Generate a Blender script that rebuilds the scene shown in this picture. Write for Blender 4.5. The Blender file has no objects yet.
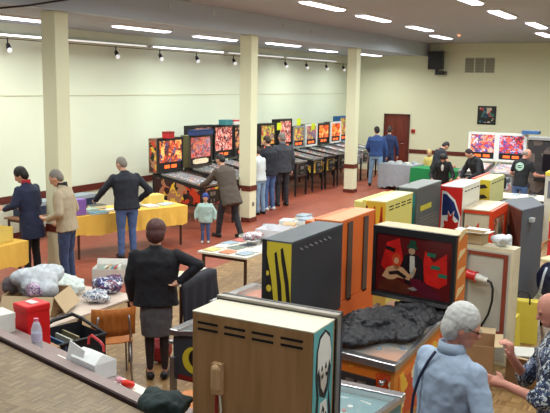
import bpy, bmesh, math, random
from mathutils import Vector, Matrix, Euler
S = bpy.context.scene
COL = S.collection
PI = math.pi
# ------------------------------------------------------------------ camera
YAW, PITCH, ROLL, CAMH, FPX = 0.5033, 0.1578, -0.017, 3.0555, 770.2
cam_d = bpy.data.cameras.new('camera'); cam = bpy.data.objects.new('camera', cam_d); COL.objects.link(cam)
fw = Vector((-math.sin(YAW)*math.cos(PITCH), math.cos(YAW)*math.cos(PITCH), -math.sin(PITCH)))
rt = Vector((math.cos(YAW), math.sin(YAW), 0)); up = rt.cross(fw)
rt2 = rt*math.cos(ROLL) - up*math.sin(ROLL); up2 = rt*math.sin(ROLL) + up*math.cos(ROLL)
mm = Matrix((rt2, up2, -fw)).transposed().to_4x4(); mm.translation = (0, 0, CAMH)
cam.matrix_world = mm
cam_d.sensor_width = 36; cam_d.lens = FPX/550*36; cam_d.clip_start = .05; cam_d.clip_end = 200
S.camera = cam
# ------------------------------------------------------------------ world, lamps, exposure
S.view_settings.view_transform = 'Standard'; S.view_settings.look = 'None'
S.view_settings.exposure = 0.0; S.view_settings.gamma = 1.0; S.view_settings.use_curve_mapping = False
wd = bpy.data.worlds.new('world'); S.world = wd; wd.use_nodes = True
bg = wd.node_tree.nodes['Background']; bg.inputs[0].default_value = (.93, .97, 1, 1); bg.inputs[1].default_value = .44
CEIL, CEIL_L = 4.52, 4.10
LAMP_W = 57.0
LAMPS_R = [(-6.3, 13.15), (-6.4, 15.9), (-6.4, 19.0), (-6.9, 22.4), (-3.6, 12.9), (-3.65, 15.8), (-3.55, 18.8), (-3.95, 22.1),
           (-6.3, 10.0), (-6.3, 6.6), (-6.3, 3.2), (-3.5, 3.4), (-3.5, 9.8), (-3.5, 6.6), (-.6, 3.4), (-.6, 6.6), (-.6, 9.9), (-.6, 13.0), (-.6, 16.5), (-.6, 20.0), (2.4, 5), (2.4, 10), (2.4, 15)]  # lamps on this line are out of view, added to light the foreground
LAMPS_L = [(-10.2, 9.6), (-9.65, 12.1), (-9.9, 15.05), (-9.65, 17.85), (-10.1, 21.2), (-9.9, 24.4), (-10.1, 6.4)]
def area(x, y, z, spread):
    l = bpy.data.lights.new('lamp_light', 'AREA'); l.shape = 'RECTANGLE'; l.size = .16; l.size_y = 1.45; l.energy = LAMP_W*(.92 if z < 4.2 else 1.35 if y > 15 else 1.0 if y > 7 else .88)
    l.color = (.96, 1, .925); l.spread = spread
    o = bpy.data.objects.new('lamp_light', l); COL.objects.link(o); o.location = (x, y, z)
    return o
LIGHT_OBJS = []
for (x, y) in LAMPS_R: LIGHT_OBJS.append(area(x, y, CEIL-.075, 3.0))
for (x, y) in LAMPS_L: LIGHT_OBJS.append(area(x, y, CEIL_L-.075, 2.8))

# ------------------------------------------------------------------ materials
MATS = {}
def lin(c): return tuple(((v/255)/12.92 if v/255 <= .04045 else ((v/255+.055)/1.055)**2.4) for v in c)
def M(key, rgb=(128,128,128), rough=.55, metal=0, var=.12, scale=9.0, emit=0, bump=0, alpha=1, trans=0):
    if key in MATS: return MATS[key]
    m = bpy.data.materials.new(key); m.use_nodes = True; MATS[key] = m
    nt = m.node_tree; b = nt.nodes['Principled BSDF']
    c = lin(rgb)
    tc = nt.nodes.new('ShaderNodeTexCoord'); nz = nt.nodes.new('ShaderNodeTexNoise'); nz.inputs['Scale'].default_value = scale; nz.inputs['Detail'].default_value = 4
    nt.links.new(tc.outputs['Object'], nz.inputs['Vector'])
    mx = nt.nodes.new('ShaderNodeMix'); mx.data_type = 'RGBA'
    mx.inputs[6].default_value = tuple(v*(1-var) for v in c)+(1,); mx.inputs[7].default_value = tuple(min(1, v*(1+var)) for v in c)+(1,)
    nt.links.new(nz.outputs['Fac'], mx.inputs[0]); nt.links.new(mx.outputs[2], b.inputs['Base Color'])
    b.inputs['Roughness'].default_value = rough; b.inputs['Metallic'].default_value = metal
    if emit:
        nt.links.new(mx.outputs[2], b.inputs['Emission Color']); b.inputs['Emission Strength'].default_value = emit
    if bump:
        bp = nt.nodes.new('ShaderNodeBump'); bp.inputs['Strength'].default_value = bump; bp.inputs['Distance'].default_value = .02
        nt.links.new(nz.outputs['Fac'], bp.inputs['Height']); nt.links.new(bp.outputs[0], b.inputs['Normal'])
    if trans: b.inputs['Transmission Weight'].default_value = trans
    if alpha < 1: b.inputs['Alpha'].default_value = alpha
    return m
def ART(key, cols, scale=14.0, emit=0, rough=.3, seed=0.0):
    """printed artwork: patches of several inks"""
    if key in MATS: return MATS[key]
    m = bpy.data.materials.new(key); m.use_nodes = True; MATS[key] = m
    nt = m.node_tree; b = nt.nodes['Principled BSDF']
    tc = nt.nodes.new('ShaderNodeTexCoord'); mp = nt.nodes.new('ShaderNodeMapping'); mp.inputs['Location'].default_value = (seed*3.1, seed*1.7, seed*2.3)
    nt.links.new(tc.outputs['Object'], mp.inputs[0])
    nz = nt.nodes.new('ShaderNodeTexNoise'); nz.inputs['Scale'].default_value = scale*.9; nt.links.new(mp.outputs[0], nz.inputs['Vector'])
    va = nt.nodes.new('ShaderNodeVectorMath'); va.operation = 'MULTIPLY_ADD'; va.inputs[1].default_value = (.35, .35, .35); nz.inputs['Detail'].default_value = 5
    nt.links.new(nz.outputs['Color'], va.inputs[0]); nt.links.new(mp.outputs[0], va.inputs[2])
    vo = nt.nodes.new('ShaderNodeTexVoronoi'); vo.inputs['Scale'].default_value = scale; nt.links.new(va.outputs[0], vo.inputs['Vector'])
    sp = nt.nodes.new('ShaderNodeSeparateColor'); nt.links.new(vo.outputs['Color'], sp.inputs[0])
    cr = nt.nodes.new('ShaderNodeValToRGB'); cr.color_ramp.interpolation = 'CONSTANT'
    el = cr.color_ramp.elements
    while len(el) < len(cols): el.new(.5)
    for i, c in enumerate(cols):
        el[i].position = i/len(cols); el[i].color = lin(c)+(1,)
    nt.links.new(sp.outputs[0], cr.inputs[0]); nt.links.new(cr.outputs[0], b.inputs['Base Color'])
    b.inputs['Roughness'].default_value = rough
    if emit:
        nt.links.new(cr.outputs[0], b.inputs['Emission Color']); b.inputs['Emission Strength'].default_value = emit
    return m
def WOOD(key, c1, c2, scale=3.0, rough=.5, axis='Z'):
    if key in MATS: return MATS[key]
    m = bpy.data.materials.new(key); m.use_nodes = True; MATS[key] = m
    nt = m.node_tree; b = nt.nodes['Principled BSDF']
    tc = nt.nodes.new('ShaderNodeTexCoord'); mp = nt.nodes.new('ShaderNodeMapping')
    mp.inputs['Scale'].default_value = {'Z': (9, 9, .8), 'X': (.8, 9, 9), 'Y': (9, .8, 9)}[axis]
    nt.links.new(tc.outputs['Object'], mp.inputs[0])
    nz = nt.nodes.new('ShaderNodeTexNoise'); nz.inputs['Scale'].default_value = scale; nz.inputs['Detail'].default_value = 8; nt.links.new(mp.outputs[0], nz.inputs['Vector'])
    cr = nt.nodes.new('ShaderNodeValToRGB'); cr.color_ramp.elements[0].position = .3; cr.color_ramp.elements[1].position = .7
    cr.color_ramp.elements[0].color = lin(c1)+(1,); cr.color_ramp.elements[1].color = lin(c2)+(1,)
    nt.links.new(nz.outputs['Fac'], cr.inputs[0]); nt.links.new(cr.outputs[0], b.inputs['Base Color']); b.inputs['Roughness'].default_value = rough
    return m

# ------------------------------------------------------------------ mesh builder
class MB:
    def __init__(s): s.v = []; s.f = []; s.mi = []; s.mats = []; s.cur = 0
    def mat(s, m):
        if m not in s.mats: s.mats.append(m)
        s.cur = s.mats.index(m); return s
    def add(s, vs, fs, T=None):
        n = len(s.v)
        for p in vs:
            p = Vector(p); s.v.append(T @ p if T else p)
        for f in fs: s.f.append([i+n for i in f]); s.mi.append(s.cur)
        return s
    def box(s, x0, x1, y0, y1, z0, z1, T=None):
        vs = [(x0,y0,z0),(x1,y0,z0),(x1,y1,z0),(x0,y1,z0),(x0,y0,z1),(x1,y0,z1),(x1,y1,z1),(x0,y1,z1)]
        return s.add(vs, [(0,3,2,1),(4,5,6,7),(0,1,5,4),(1,2,6,5),(2,3,7,6),(3,0,4,7)], T)
    def hexa(s, vs, T=None):
        return s.add(vs, [(0,3,2,1),(4,5,6,7),(0,1,5,4),(1,2,6,5),(2,3,7,6),(3,0,4,7)], T)
    def prism(s, pts, o, u, v, n, d, T=None):
        """2D outline extruded by d along n"""
        o, u, v, n = Vector(o), Vector(u), Vector(v), Vector(n)
        a = sum(pts[i][0]*pts[(i+1) % len(pts)][1]-pts[(i+1) % len(pts)][0]*pts[i][1] for i in range(len(pts)))
        if (a < 0) != (u.cross(v).dot(n)*d < 0): pts = pts[::-1]
        k = len(pts)
        vs = [o+u*p[0]+v*p[1] for p in pts]+[o+u*p[0]+v*p[1]+n*d for p in pts]
        fs = [tuple(range(k))[::-1], tuple(range(k, 2*k))]+[(i, (i+1) % k, k+(i+1) % k, k+i) for i in range(k)]
        return s.add(vs, fs, T)
    def cap(s, p0, p1, r0, r1, n=12, hs=4, sc=None, T=None):
        """capsule with round ends"""
        p0, p1 = Vector(p0), Vector(p1); d = p1-p0; L = d.length
        d = d/L if L > 1e-6 else Vector((0, 0, 1))
        a = Vector((1, 0, 0)) if abs(d.x) < .8 else Vector((0, 1, 0))
        e1 = d.cross(a).normalized(); e2 = d.cross(e1)
        rings = []
        for i in range(1, hs+1):
            t = PI/2*(1-i/hs); rings.append((p0-d*r0*math.sin(t), r0*math.cos(t)))
        for i in range(0, hs):
            t = PI/2*i/hs; rings.append((p1+d*r1*math.sin(t), r1*math.cos(t)))
        vs = [p0-d*r0]
        for c, r in rings:
            for k in range(n):
                an = 2*PI*k/n; vs.append(c+e1*(r*math.cos(an))+e2*(r*math.sin(an)))
        vs.append(p1+d*r1)
        fs = [(0, 1+(k+1) % n, 1+k) for k in range(n)]
        for j in range(len(rings)-1):
            for k in range(n):
                a0 = 1+j*n+k; a1 = 1+j*n+(k+1) % n; fs.append((a0, a1, a1+n, a0+n))
        e = len(vs)-1; b0 = 1+(len(rings)-1)*n
        fs += [(b0+k, b0+(k+1) % n, e) for k in range(n)]
        return s.add(vs, fs, T)
    def ell(s, c, r, n=16, m=10, T=None, R=None):
        c = Vector(c); vs = []; fs = []
        vs.append(Vector((0, 0, -1)))
        for j in range(1, m):
            t = -PI/2+PI*j/m
            for k in range(n): vs.append(Vector((math.cos(t)*math.cos(2*PI*k/n), math.cos(t)*math.sin(2*PI*k/n), math.sin(t))))
        vs.append(Vector((0, 0, 1)))
        fs += [(0, 1+(k+1) % n, 1+k) for k in range(n)]
        for j in range(m-2):
            for k in range(n):
                a0 = 1+j*n+k; a1 = 1+j*n+(k+1) % n; fs.append((a0, a1, a1+n, a0+n))
        e = len(vs)-1; b0 = 1+(m-2)*n
        fs += [(b0+k, b0+(k+1) % n, e) for k in range(n)]
        out = []
        for p in vs:
            q = Vector((p.x*r[0], p.y*r[1], p.z*r[2]))
            if R: q = R @ q
            out.append(q+c)
        return s.add(out, fs, T)
    def cyl(s, p0, p1, r0, r1=None, n=16, T=None):
        r1 = r0 if r1 is None else r1
        p0, p1 = Vector(p0), Vector(p1); d = (p1-p0).normalized()
        a = Vector((1, 0, 0)) if abs(d.x) < .8 else Vector((0, 1, 0))
        e1 = d.cross(a).normalized(); e2 = d.cross(e1); vs = []
        for c, r in ((p0, r0), (p1, r1)):
            for k in range(n):
                an = 2*PI*k/n; vs.append(c+e1*(r*math.cos(an))+e2*(r*math.sin(an)))
        fs = [tuple(range(n))[::-1], tuple(range(n, 2*n))]+[(k, (k+1) % n, n+(k+1) % n, n+k) for k in range(n)]
        return s.add(vs, fs, T)
    def loft(s, rings, n=20, T=None):
        """rings: (cx, cy, z, rx, ry)"""
        vs = []; fs = []
        for (cx, cy, z, rx, ry) in rings:
            for k in range(n):
                an = 2*PI*k/n; vs.append((cx+rx*math.cos(an), cy+ry*math.sin(an), z))
        for j in range(len(rings)-1):
            for k in range(n):
                a0 = j*n+k; a1 = j*n+(k+1) % n; fs.append((a0, a1, a1+n, a0+n))
        fs += [tuple(range(n))[::-1], tuple(range((len(rings)-1)*n, len(rings)*n))]
        return s.add(vs, fs, T)
    def tube(s, pts, r, n=8):
        pts = [Vector(p) for p in pts]
        rings = []; pe = None
        for i, p in enumerate(pts):
            d = (pts[min(i+1, len(pts)-1)]-pts[max(i-1, 0)]).normalized()
            if pe is None:
                a = Vector((0, 0, 1)) if abs(d.z) < .9 else Vector((1, 0, 0)); e1 = d.cross(a).normalized()
            else: e1 = (pe-d*pe.dot(d)).normalized()
            pe = e1; e2 = d.cross(e1); rings.append([p+e1*(r*math.cos(2*PI*k/n))+e2*(r*math.sin(2*PI*k/n)) for k in range(n)])
        vs = [q for R_ in rings for q in R_]; fs = []
        for j in range(len(rings)-1):
            for k in range(n):
                a0 = j*n+k; a1 = j*n+(k+1) % n; fs.append((a0, a1, a1+n, a0+n))
        fs += [tuple(range(n))[::-1], tuple(range((len(rings)-1)*n, len(rings)*n))]
        return s.add(vs, fs)
    def mesh(s, name, mat=None):
        me = bpy.data.meshes.new(name); me.from_pydata([tuple(v) for v in s.v], [], s.f)
        ms = s.mats or ([mat] if mat else [])
        for m in ms: me.materials.append(m)
        if s.mats and len(s.mats) > 1: me.polygons.foreach_set('material_index', s.mi)
        me.update(); return me
    def build(s, name, mat=None, parent=None, smooth=False, bevel=0, remesh=0, sm=0, disp=0):
        me = s.mesh(name, mat)
        o = bpy.data.objects.new(name, me); COL.objects.link(o)
        if parent: o.parent = parent
        if remesh:
            r = o.modifiers.new('r', 'REMESH'); r.mode = 'VOXEL'; r.voxel_size = remesh; r.use_smooth_shade = True
            if sm: q = o.modifiers.new('s', 'SMOOTH'); q.iterations = sm; q.factor = .5
            if disp:
                t = bpy.data.textures.new('folds', 'CLOUDS'); t.noise_scale = disp[1]
                q = o.modifiers.new('d', 'DISPLACE'); q.texture = t; q.strength = disp[0]; q.mid_level = .5
            bake(o)
            o.data.materials.clear(); o.data.materials.append(mat or s.mats[0]); smooth = True
        elif bevel:
            q = o.modifiers.new('b', 'BEVEL'); q.width = bevel; q.segments = 2; q.limit_method = 'ANGLE'; bake(o)
        if smooth:
            o.data.polygons.foreach_set('use_smooth', [True]*len(o.data.polygons))
        return o
def bake(o):
    dg = bpy.context.evaluated_depsgraph_get()
    me = bpy.data.meshes.new_from_object(o.evaluated_get(dg)); o.modifiers.clear(); old = o.data; o.data = me; bpy.data.meshes.remove(old); me.name = o.name

def thing(name, label, cat, loc=(0,0,0), rz=0, group=None):
    o = bpy.data.objects.new(name, None); COL.objects.link(o); o.empty_display_size = .1
    o.location = loc; o.rotation_euler = (0, 0, rz); o['label'] = label; o['category'] = cat
    if group: o['group'] = group
    return o
def tag(o, label, cat, group=None, loc=None, rz=None):
    o['label'] = label; o['category'] = cat
    if group: o['group'] = group
    if loc is not None: o.location = loc
    if rz is not None: o.rotation_euler = (0, 0, rz)
    return o
def struct(name, mb, mat=None, smooth=False, bevel=0):
    o = mb.build(name, mat, smooth=smooth, bevel=bevel); o['kind'] = 'structure'; return o
def B(x0, x1, y0, y1, z0, z1): return MB().box(x0, x1, y0, y1, z0, z1)

# ------------------------------------------------------------------ the room
def tile_mat():
    m = bpy.data.materials.new('red_quarry_tile'); m.use_nodes = True; nt = m.node_tree; b = nt.nodes['Principled BSDF']
    tc = nt.nodes.new('ShaderNodeTexCoord'); br = nt.nodes.new('ShaderNodeTexBrick'); br.offset = 0
    br.inputs['Scale'].default_value = 1; br.inputs['Brick Width'].default_value = .2; br.inputs['Row Height'].default_value = .2; br.inputs['Mortar Size'].default_value = .004
    br.inputs['Color1'].default_value = lin((160, 80, 58))+(1,); br.inputs['Color2'].default_value = lin((148, 72, 52))+(1,); br.inputs['Mortar'].default_value = lin((104, 52, 42))+(1,)
    nt.links.new(tc.outputs['Object'], br.inputs[0]); nt.links.new(br.outputs[0], b.inputs['Base Color']); b.inputs['Roughness'].default_value = .44; return m
def parquet_mat(s=.12, c=((164, 130, 86), (134, 100, 62), (178, 146, 100), (122, 90, 56)), key='mosaic_parquet'):
    m = bpy.data.materials.new(key); m.use_nodes = True; nt = m.node_tree; b = nt.nodes['Principled BSDF']
    tc = nt.nodes.new('ShaderNodeTexCoord'); mr = nt.nodes.new('ShaderNodeMapping'); mr.inputs['Rotation'].default_value = (0, 0, PI/2)
    m0 = nt.nodes.new('ShaderNodeMapping'); nt.links.new(tc.outputs['Object'], m0.inputs[0])
    nt.links.new(tc.outputs['Object'], mr.inputs[0]); outs = []
    for src, ca, cb in ((m0, c[0], c[1]), (mr, c[2], c[3])):
        br = nt.nodes.new('ShaderNodeTexBrick'); br.offset = 0; br.inputs['Scale'].default_value = 1
        br.inputs['Brick Width'].default_value = s; br.inputs['Row Height'].default_value = s/5; br.inputs['Mortar Size'].default_value = .0008
        br.inputs['Color1'].default_value = lin(ca)+(1,); br.inputs['Color2'].default_value = lin(cb)+(1,); br.inputs['Mortar'].default_value = lin((96, 70, 48))+(1,)
        nt.links.new(src.outputs[0], br.inputs[0]); outs.append(br)
    ch = nt.nodes.new('ShaderNodeTexChecker'); ch.inputs['Scale'].default_value = 1/s; ch.inputs[1].default_value = (0,0,0,1); ch.inputs[2].default_value = (1,1,1,1)
    nt.links.new(tc.outputs['Object'], ch.inputs[0])
    mx = nt.nodes.new('ShaderNodeMix'); mx.data_type = 'RGBA'; nt.links.new(ch.outputs[0], mx.inputs[0]); nt.links.new(outs[0].outputs[0], mx.inputs[6]); nt.links.new(outs[1].outputs[0], mx.inputs[7])
    nt.links.new(mx.outputs[2], b.inputs['Base Color']); b.inputs['Roughness'].default_value = .38; return m
WALL = M('cream_wall_paint', (228, 230, 200), .8, var=.03, scale=1.5)
WALL_L = M('pale_wall_paint', (225, 233, 213), .8, var=.03, scale=1.5)
CEILM = M('grey_ceiling_board', (168, 176, 190), .9, var=.05, scale=6)
RISER = M('blue_grey_paint', (184, 196, 208), .7, var=.03, scale=2)
TRIM = WOOD('dark_red_wood_trim', (84, 34, 26), (112, 48, 36), axis='Y')
XW, YE = -11.55, 26.4
struct('floor', B(-6.95, 9, -3, YE, -.05, 0), parquet_mat())
struct('trim_1', B(XW, -6.95, -3, YE, -.05, 0), tile_mat()).name = 'floor_tiles'
struct('wall_left', B(XW-.2, XW, -3, YE+.2, -.05, 4.9), WALL_L)
struct('wall_back', B(XW, 9, YE, YE+.2, -.05, 4.9), WALL)
struct('wall_right', B(9, 9.2, -3, YE+.2, -.05, 4.9), WALL)
struct('ceiling', B(-8.5, 9, -3, YE, CEIL, CEIL+.1), CEILM)
struct('ceiling_side_bay', B(XW, -8.62, -3, YE, CEIL_L, CEIL_L+.1), CEILM)
struct('wall_ceiling_step', B(-8.62, -8.5, -3, YE, CEIL_L-.02, CEIL+.1), RISER)
struct('trim_1', B(XW, XW+.025, -3, YE, .70, .84), TRIM)
struct('trim_2', B(XW, -10.1, YE-.025, YE, .70, .84), TRIM)
struct('trim_3', B(-9.1, 9, YE-.025, YE, .70, .84), TRIM)
struct('trim_4', B(XW, XW+.012, -3, YE, 2.74, 2.755), M('groove_line_paint', (196, 194, 164), .8))
struct('baseboard_left', B(XW, XW+.02, -3, YE, 0, .1), TRIM)
struct('baseboard_back', B(-9.1, 9, YE-.02, YE, 0, .1), TRIM)
# door in the end wall
DR = WOOD('mahogany_door', (92, 34, 22), (122, 50, 34))
d = MB().mat(DR).box(-10.0, -9.2, YE-.03, YE-.002, 0, 2.0)
for (a, b_) in ((.2, .95), (1.1, 1.85)):
    for xx in (-9.9, -9.56): d.box(xx, xx+.27, YE-.045, YE-.03, a, b_)
dd = struct('door_1', d)
fr = MB().box(-10.08, -10.0, YE-.06, YE-.001, 0, 2.07).box(-9.2, -9.12, YE-.06, YE-.001, 0, 2.07).box(-10.08, -9.12, YE-.06, YE-.001, 2.0, 2.07).build('door_frame', WOOD('door_frame_wood', (78, 30, 20), (98, 40, 28)), dd)
MB().cap((-9.3, YE-.07, 1.02), (-9.42, YE-.07, 1.02), .012, .012).cyl((-9.3, YE-.03, 1.02), (-9.3, YE-.07, 1.02), .012).build('door_handle', M('chrome', (200, 200, 200), .25, 1), dd, smooth=True)
# columns
for i, Y in enumerate((8.73, 14.5, 20.27)):
    X = -8.627; w = .285
    lab = ['nearest', 'middle', 'farthest'][i]
    c = thing('column', 'square cream concrete column with dark red band, %s of the three along the ceiling step' % lab, 'column', (X-w/2, Y+w/2, 0), 0, 'square columns along the hall')
    h = w/2
    MB().box(-h, h, -h, h, 0, CEIL_L-.02).build('shaft', WALL, c, bevel=.008)
    MB().box(-h-.012, h+.012, -h-.012, h+.012, .70, .82).build('band', TRIM, c)
    MB().box(-h-.012, h+.012, -h-.012, h+.012, 0, .10).build('plinth', TRIM, c)
    if i == 1:
        MB().box(h, h+.02, -.03, .03, .36, .44).build('wall_socket', M('grey_plastic', (120, 122, 116)), c)
        MB().cyl((-h+.06, -h-.02, 0), (-h+.06, -h-.02, .75), .012).build('conduit', M('white_enamel', (225, 225, 215)), c)
# stage with its raised edge, under the camera
sa = math.atan2(3.31-3.72, -2.69+4.29)
c0, s0 = math.cos(sa), math.sin(sa)
Tst = Matrix.Translation((-3.49, 3.515, 0)) @ Matrix.Rotation(sa, 4, 'Z')
st = struct('floor_stage', MB().box(-4, 5.5, -4.5, -.02, 1.12, 1.2, Tst), parquet_mat(.09, ((138, 118, 90), (118, 98, 74), (150, 132, 102), (108, 90, 70)), 'stage_parquet'))
struct('wall_stage_front', MB().box(-4, 5.5, .20, .22, 0, 1.12, Tst), TRIM)
EDGE = M('mauve_grey_paint', (150, 132, 130), .5)
struct('trim_5', MB().mat(M('dark_skirting', (52, 28, 34), .5)).box(-4, 5.5, -.010, 0, 1.19, 1.222, Tst).mat(EDGE).box(-4, 5.5, 0, .085, 1.18, 1.228, Tst))
struct('trim_6', MB().box(-4, 5.5, .085, .28, 1.12, 1.15, Tst), EDGE)
# ceiling lamps
LW = M('lamp_housing', (235, 235, 235), .4); LE = M('lamp_diffuser_glow', (238, 238, 255), .4, var=.01, emit=5.0)
for i, (x, y) in enumerate(LAMPS_R+LAMPS_L):
    z = CEIL if i < len(LAMPS_R) else CEIL_L
    t = thing('ceiling_lamp', 'long fluorescent ceiling lamp glowing bluish white', 'ceiling lamp', (x, y, z), 0, 'fluorescent lamps on the main ceiling' if i < len(LAMPS_R) else 'fluorescent lamps on the low ceiling bay')
    RV = ['nearest of the left row, at the top photo edge','second of the left row','third of the left row','farthest of the left row','nearest of the right row, at the top photo edge','second of the right row','third of the right row','farthest of the right row']
    LV = ['cut by the left photo edge','first right of the nearest column','second right of the nearest column','just right of the middle column','just left of the farthest column','right of the farthest column']
    if i < 8: t['label'] = 'fluorescent lamp on the main ceiling, ' + RV[i]
    elif i < len(LAMPS_R): t['label'] = 'unseen fluorescent lamp added to the grey main ceiling to light the foreground'
    elif i-len(LAMPS_R) < 6: t['label'] = 'glowing lamp on the low ceiling bay, ' + LV[i-len(LAMPS_R)]
    else: t['label'] = 'glowing lamp on the low ceiling bay, outside the photo'
    MB().box(-.13, .13, -.80, .80, -.035, 0).build('housing', LW, t)
    MB().hexa([(-.085,-.76,-.062),(.085,-.76,-.062),(.085,.76,-.062),(-.085,.76,-.062),(-.11,-.78,-.035),(.11,-.78,-.035),(.11,.78,-.035),(-.11,.78,-.035)]).build('diffuser', LE, t)
# wall light strip, rail and spots along the long wall
for i, (a, b_) in enumerate(((8.2, 11.45), (11.6, 14.6), (14.7, 17.9), (18.0, 21.3), (21.4, 25.2))):
    bright = i in (0, 2)
    t = thing('wall_batten_light', 'thin %s light batten high on the long wall, %s' % ('glowing' if bright else 'unlit white', ['left of the nearest column', 'right of the nearest column', 'left of the middle column', 'right of the middle column', 'at the far corner'][i]), 'light strip', (XW+.03, (a+b_)/2, 3.87))
    L = (b_-a)/2
    MB().box(-.028, .03, -L, L, -.02, .025).build('batten_tray', LW, t)
    MB().cap((.05, -L+.1, 0), (.05, L-.1, 0), .014, .014).build('tube', M('tube_glow', (245, 245, 255), emit=4) if bright else M('tube_unlit_faint_glow', (238, 238, 235), .3, emit=.8), t, smooth=True)  # unlit tubes carry a slight added glow so they stand out
cable = tag(MB().tube([(-11.42, y, 3.80) for y in [7+.5*k for k in range(39)]], .008).build('spotlight_cable', M('dark_cable', (86, 84, 74)), smooth=True), 'thin dark cable strung along the long wall carrying the spotlights', 'cable')
for i, y in enumerate((10.35, 13.38, 14.95, 16.47, 18.24, 21.24, 22.67, 24.18, 25.6)):
    t = thing('spotlight', 'small black spotlight on the wall cable, %s' % ['at the left photo edge','first right of the nearest column','second right of the nearest column','third right of the nearest column','last before the middle column','first right of the middle column','second right of the middle column','third right of the middle column','last before the farthest column'][i], 'spotlight', (-11.42, y, 3.66), .5, 'small spotlights on the wall cable')
    MB().cyl((0, 0, .16), (0, 0, .04), .012, n=8).cap((0, .02, .03), (.03, -.03, -.03), .04, .045).build('spot_body', M('black_plastic', (24, 24, 30), .4), t, smooth=True)
    MB().ell((.05, -.05, -.07), (.045, .045, .05)).build('bulb', M('spot_bulb', (240, 240, 245), .2, emit=.6), t, smooth=True)
tag(MB().tube([(-8.3, 26.2, 4.27), (-6, 26.2, 4.25), (-2, 26.2, 4.27), (3, 26.2, 4.30)], .012).build('wall_wire', M('white_cable', (228, 226, 210))), 'thin white cable running straight across the end wall near ceiling', 'cable')
tag(MB().tube([(-9.4, 6.7, 3.92), (-8.9, 7.3, 3.95), (-8.4, 8.0, 4.08), (-8.2, 9.0, 4.30), (-8.1, 10.0, 4.5)], .014).build('ceiling_cable', M('black_plastic')), 'black cable crossing the ceiling step at top left corner', 'cable')
for i, (y, z) in enumerate(((11.39, 4.40), (12.83, 4.40), (15.66, 4.38), (17.08, 4.34), (21.27, 4.40))):
    tag(MB().tube([(0, 0, .04), (.02, 0, .03), (.03, 0, -.03), (.015, 0, -.05), (.01, 0, -.02)], .008).build('ceiling_hook', LW, smooth=True), 'tiny white hook on the blue-grey ceiling step, %s from the left' % ['first','second','third','fourth','fifth'][i], 'hook', 'hooks on the ceiling step', (-8.5, y, z))
# wall fittings on the end wall
t = thing('loudspeaker', 'black loudspeaker on a wall bracket in the upper corner of end wall', 'speaker', (-8.16, YE-.25, 3.64))
MB().hexa([(-.26,-.2,0),(.26,-.2,0),(.2,.18,0),(-.2,.18,0),(-.26,-.2,.6),(.26,-.2,.6),(.2,.18,.6),(-.2,.18,.6)]).build('cabinet', M('black_plastic'), t, bevel=.01)
MB().cyl((0,-.2,.2), (0,-.215,.2), .17, n=24).build('woofer', M('speaker_cone', (40, 40, 46)), t); MB().box(-.1,.1,-.21,-.2,.42,.55).build('horn', M('speaker_cone'), t)
MB().box(-.04,.3,-.05,.24,-.18,-.06).box(-.04,.04,-.03,.05,-.18,.02).build('bracket', M('black_plastic'), t)
t = thing('ventilation_grille', 'grey three-panel ventilation grille high on the end wall', 'vent', (-6.75, YE, 3.54))
for k in range(3):
    x0 = -.5+k*.34; g = MB().box(x0, x0+.31, -.02, 0, 0, .5)
    g.build('grille_panel', M('grille_grey', (168, 164, 140), .6), t)
    g = MB()
    for j in range(9): g.box(x0+.02, x0+.29, -.032, -.02, .035+j*.05, .06+j*.05)
    g.build('slats', M('grille_dark', (122, 120, 106), .6), t)
t = thing('framed_picture', 'small dark framed colourful picture hanging on the end wall', 'picture', (-6.42, YE, 1.82))
MB().box(-.31,.31,-.03,0,0,.62).build('frame', M('black_plastic'), t); MB().box(-.25,.25,-.036,-.03,.06,.56).build('print', ART('picture_art', [(40,60,90),(190,60,60),(60,120,110),(200,180,160),(30,40,40)], 7), t)
t = thing('fire_alarm', 'small red fire alarm box on wall beside the mahogany door', 'alarm', (-8.98, YE, 1.42)); MB().box(-.07,.07,-.05,0,0,.13).build('box', M('alarm_red', (190, 34, 30), .4), t, bevel=.008); MB().box(-.04,.04,-.056,-.05,.03,.09).build('cover', M('alarm_dark', (110, 30, 26)), t)
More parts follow.
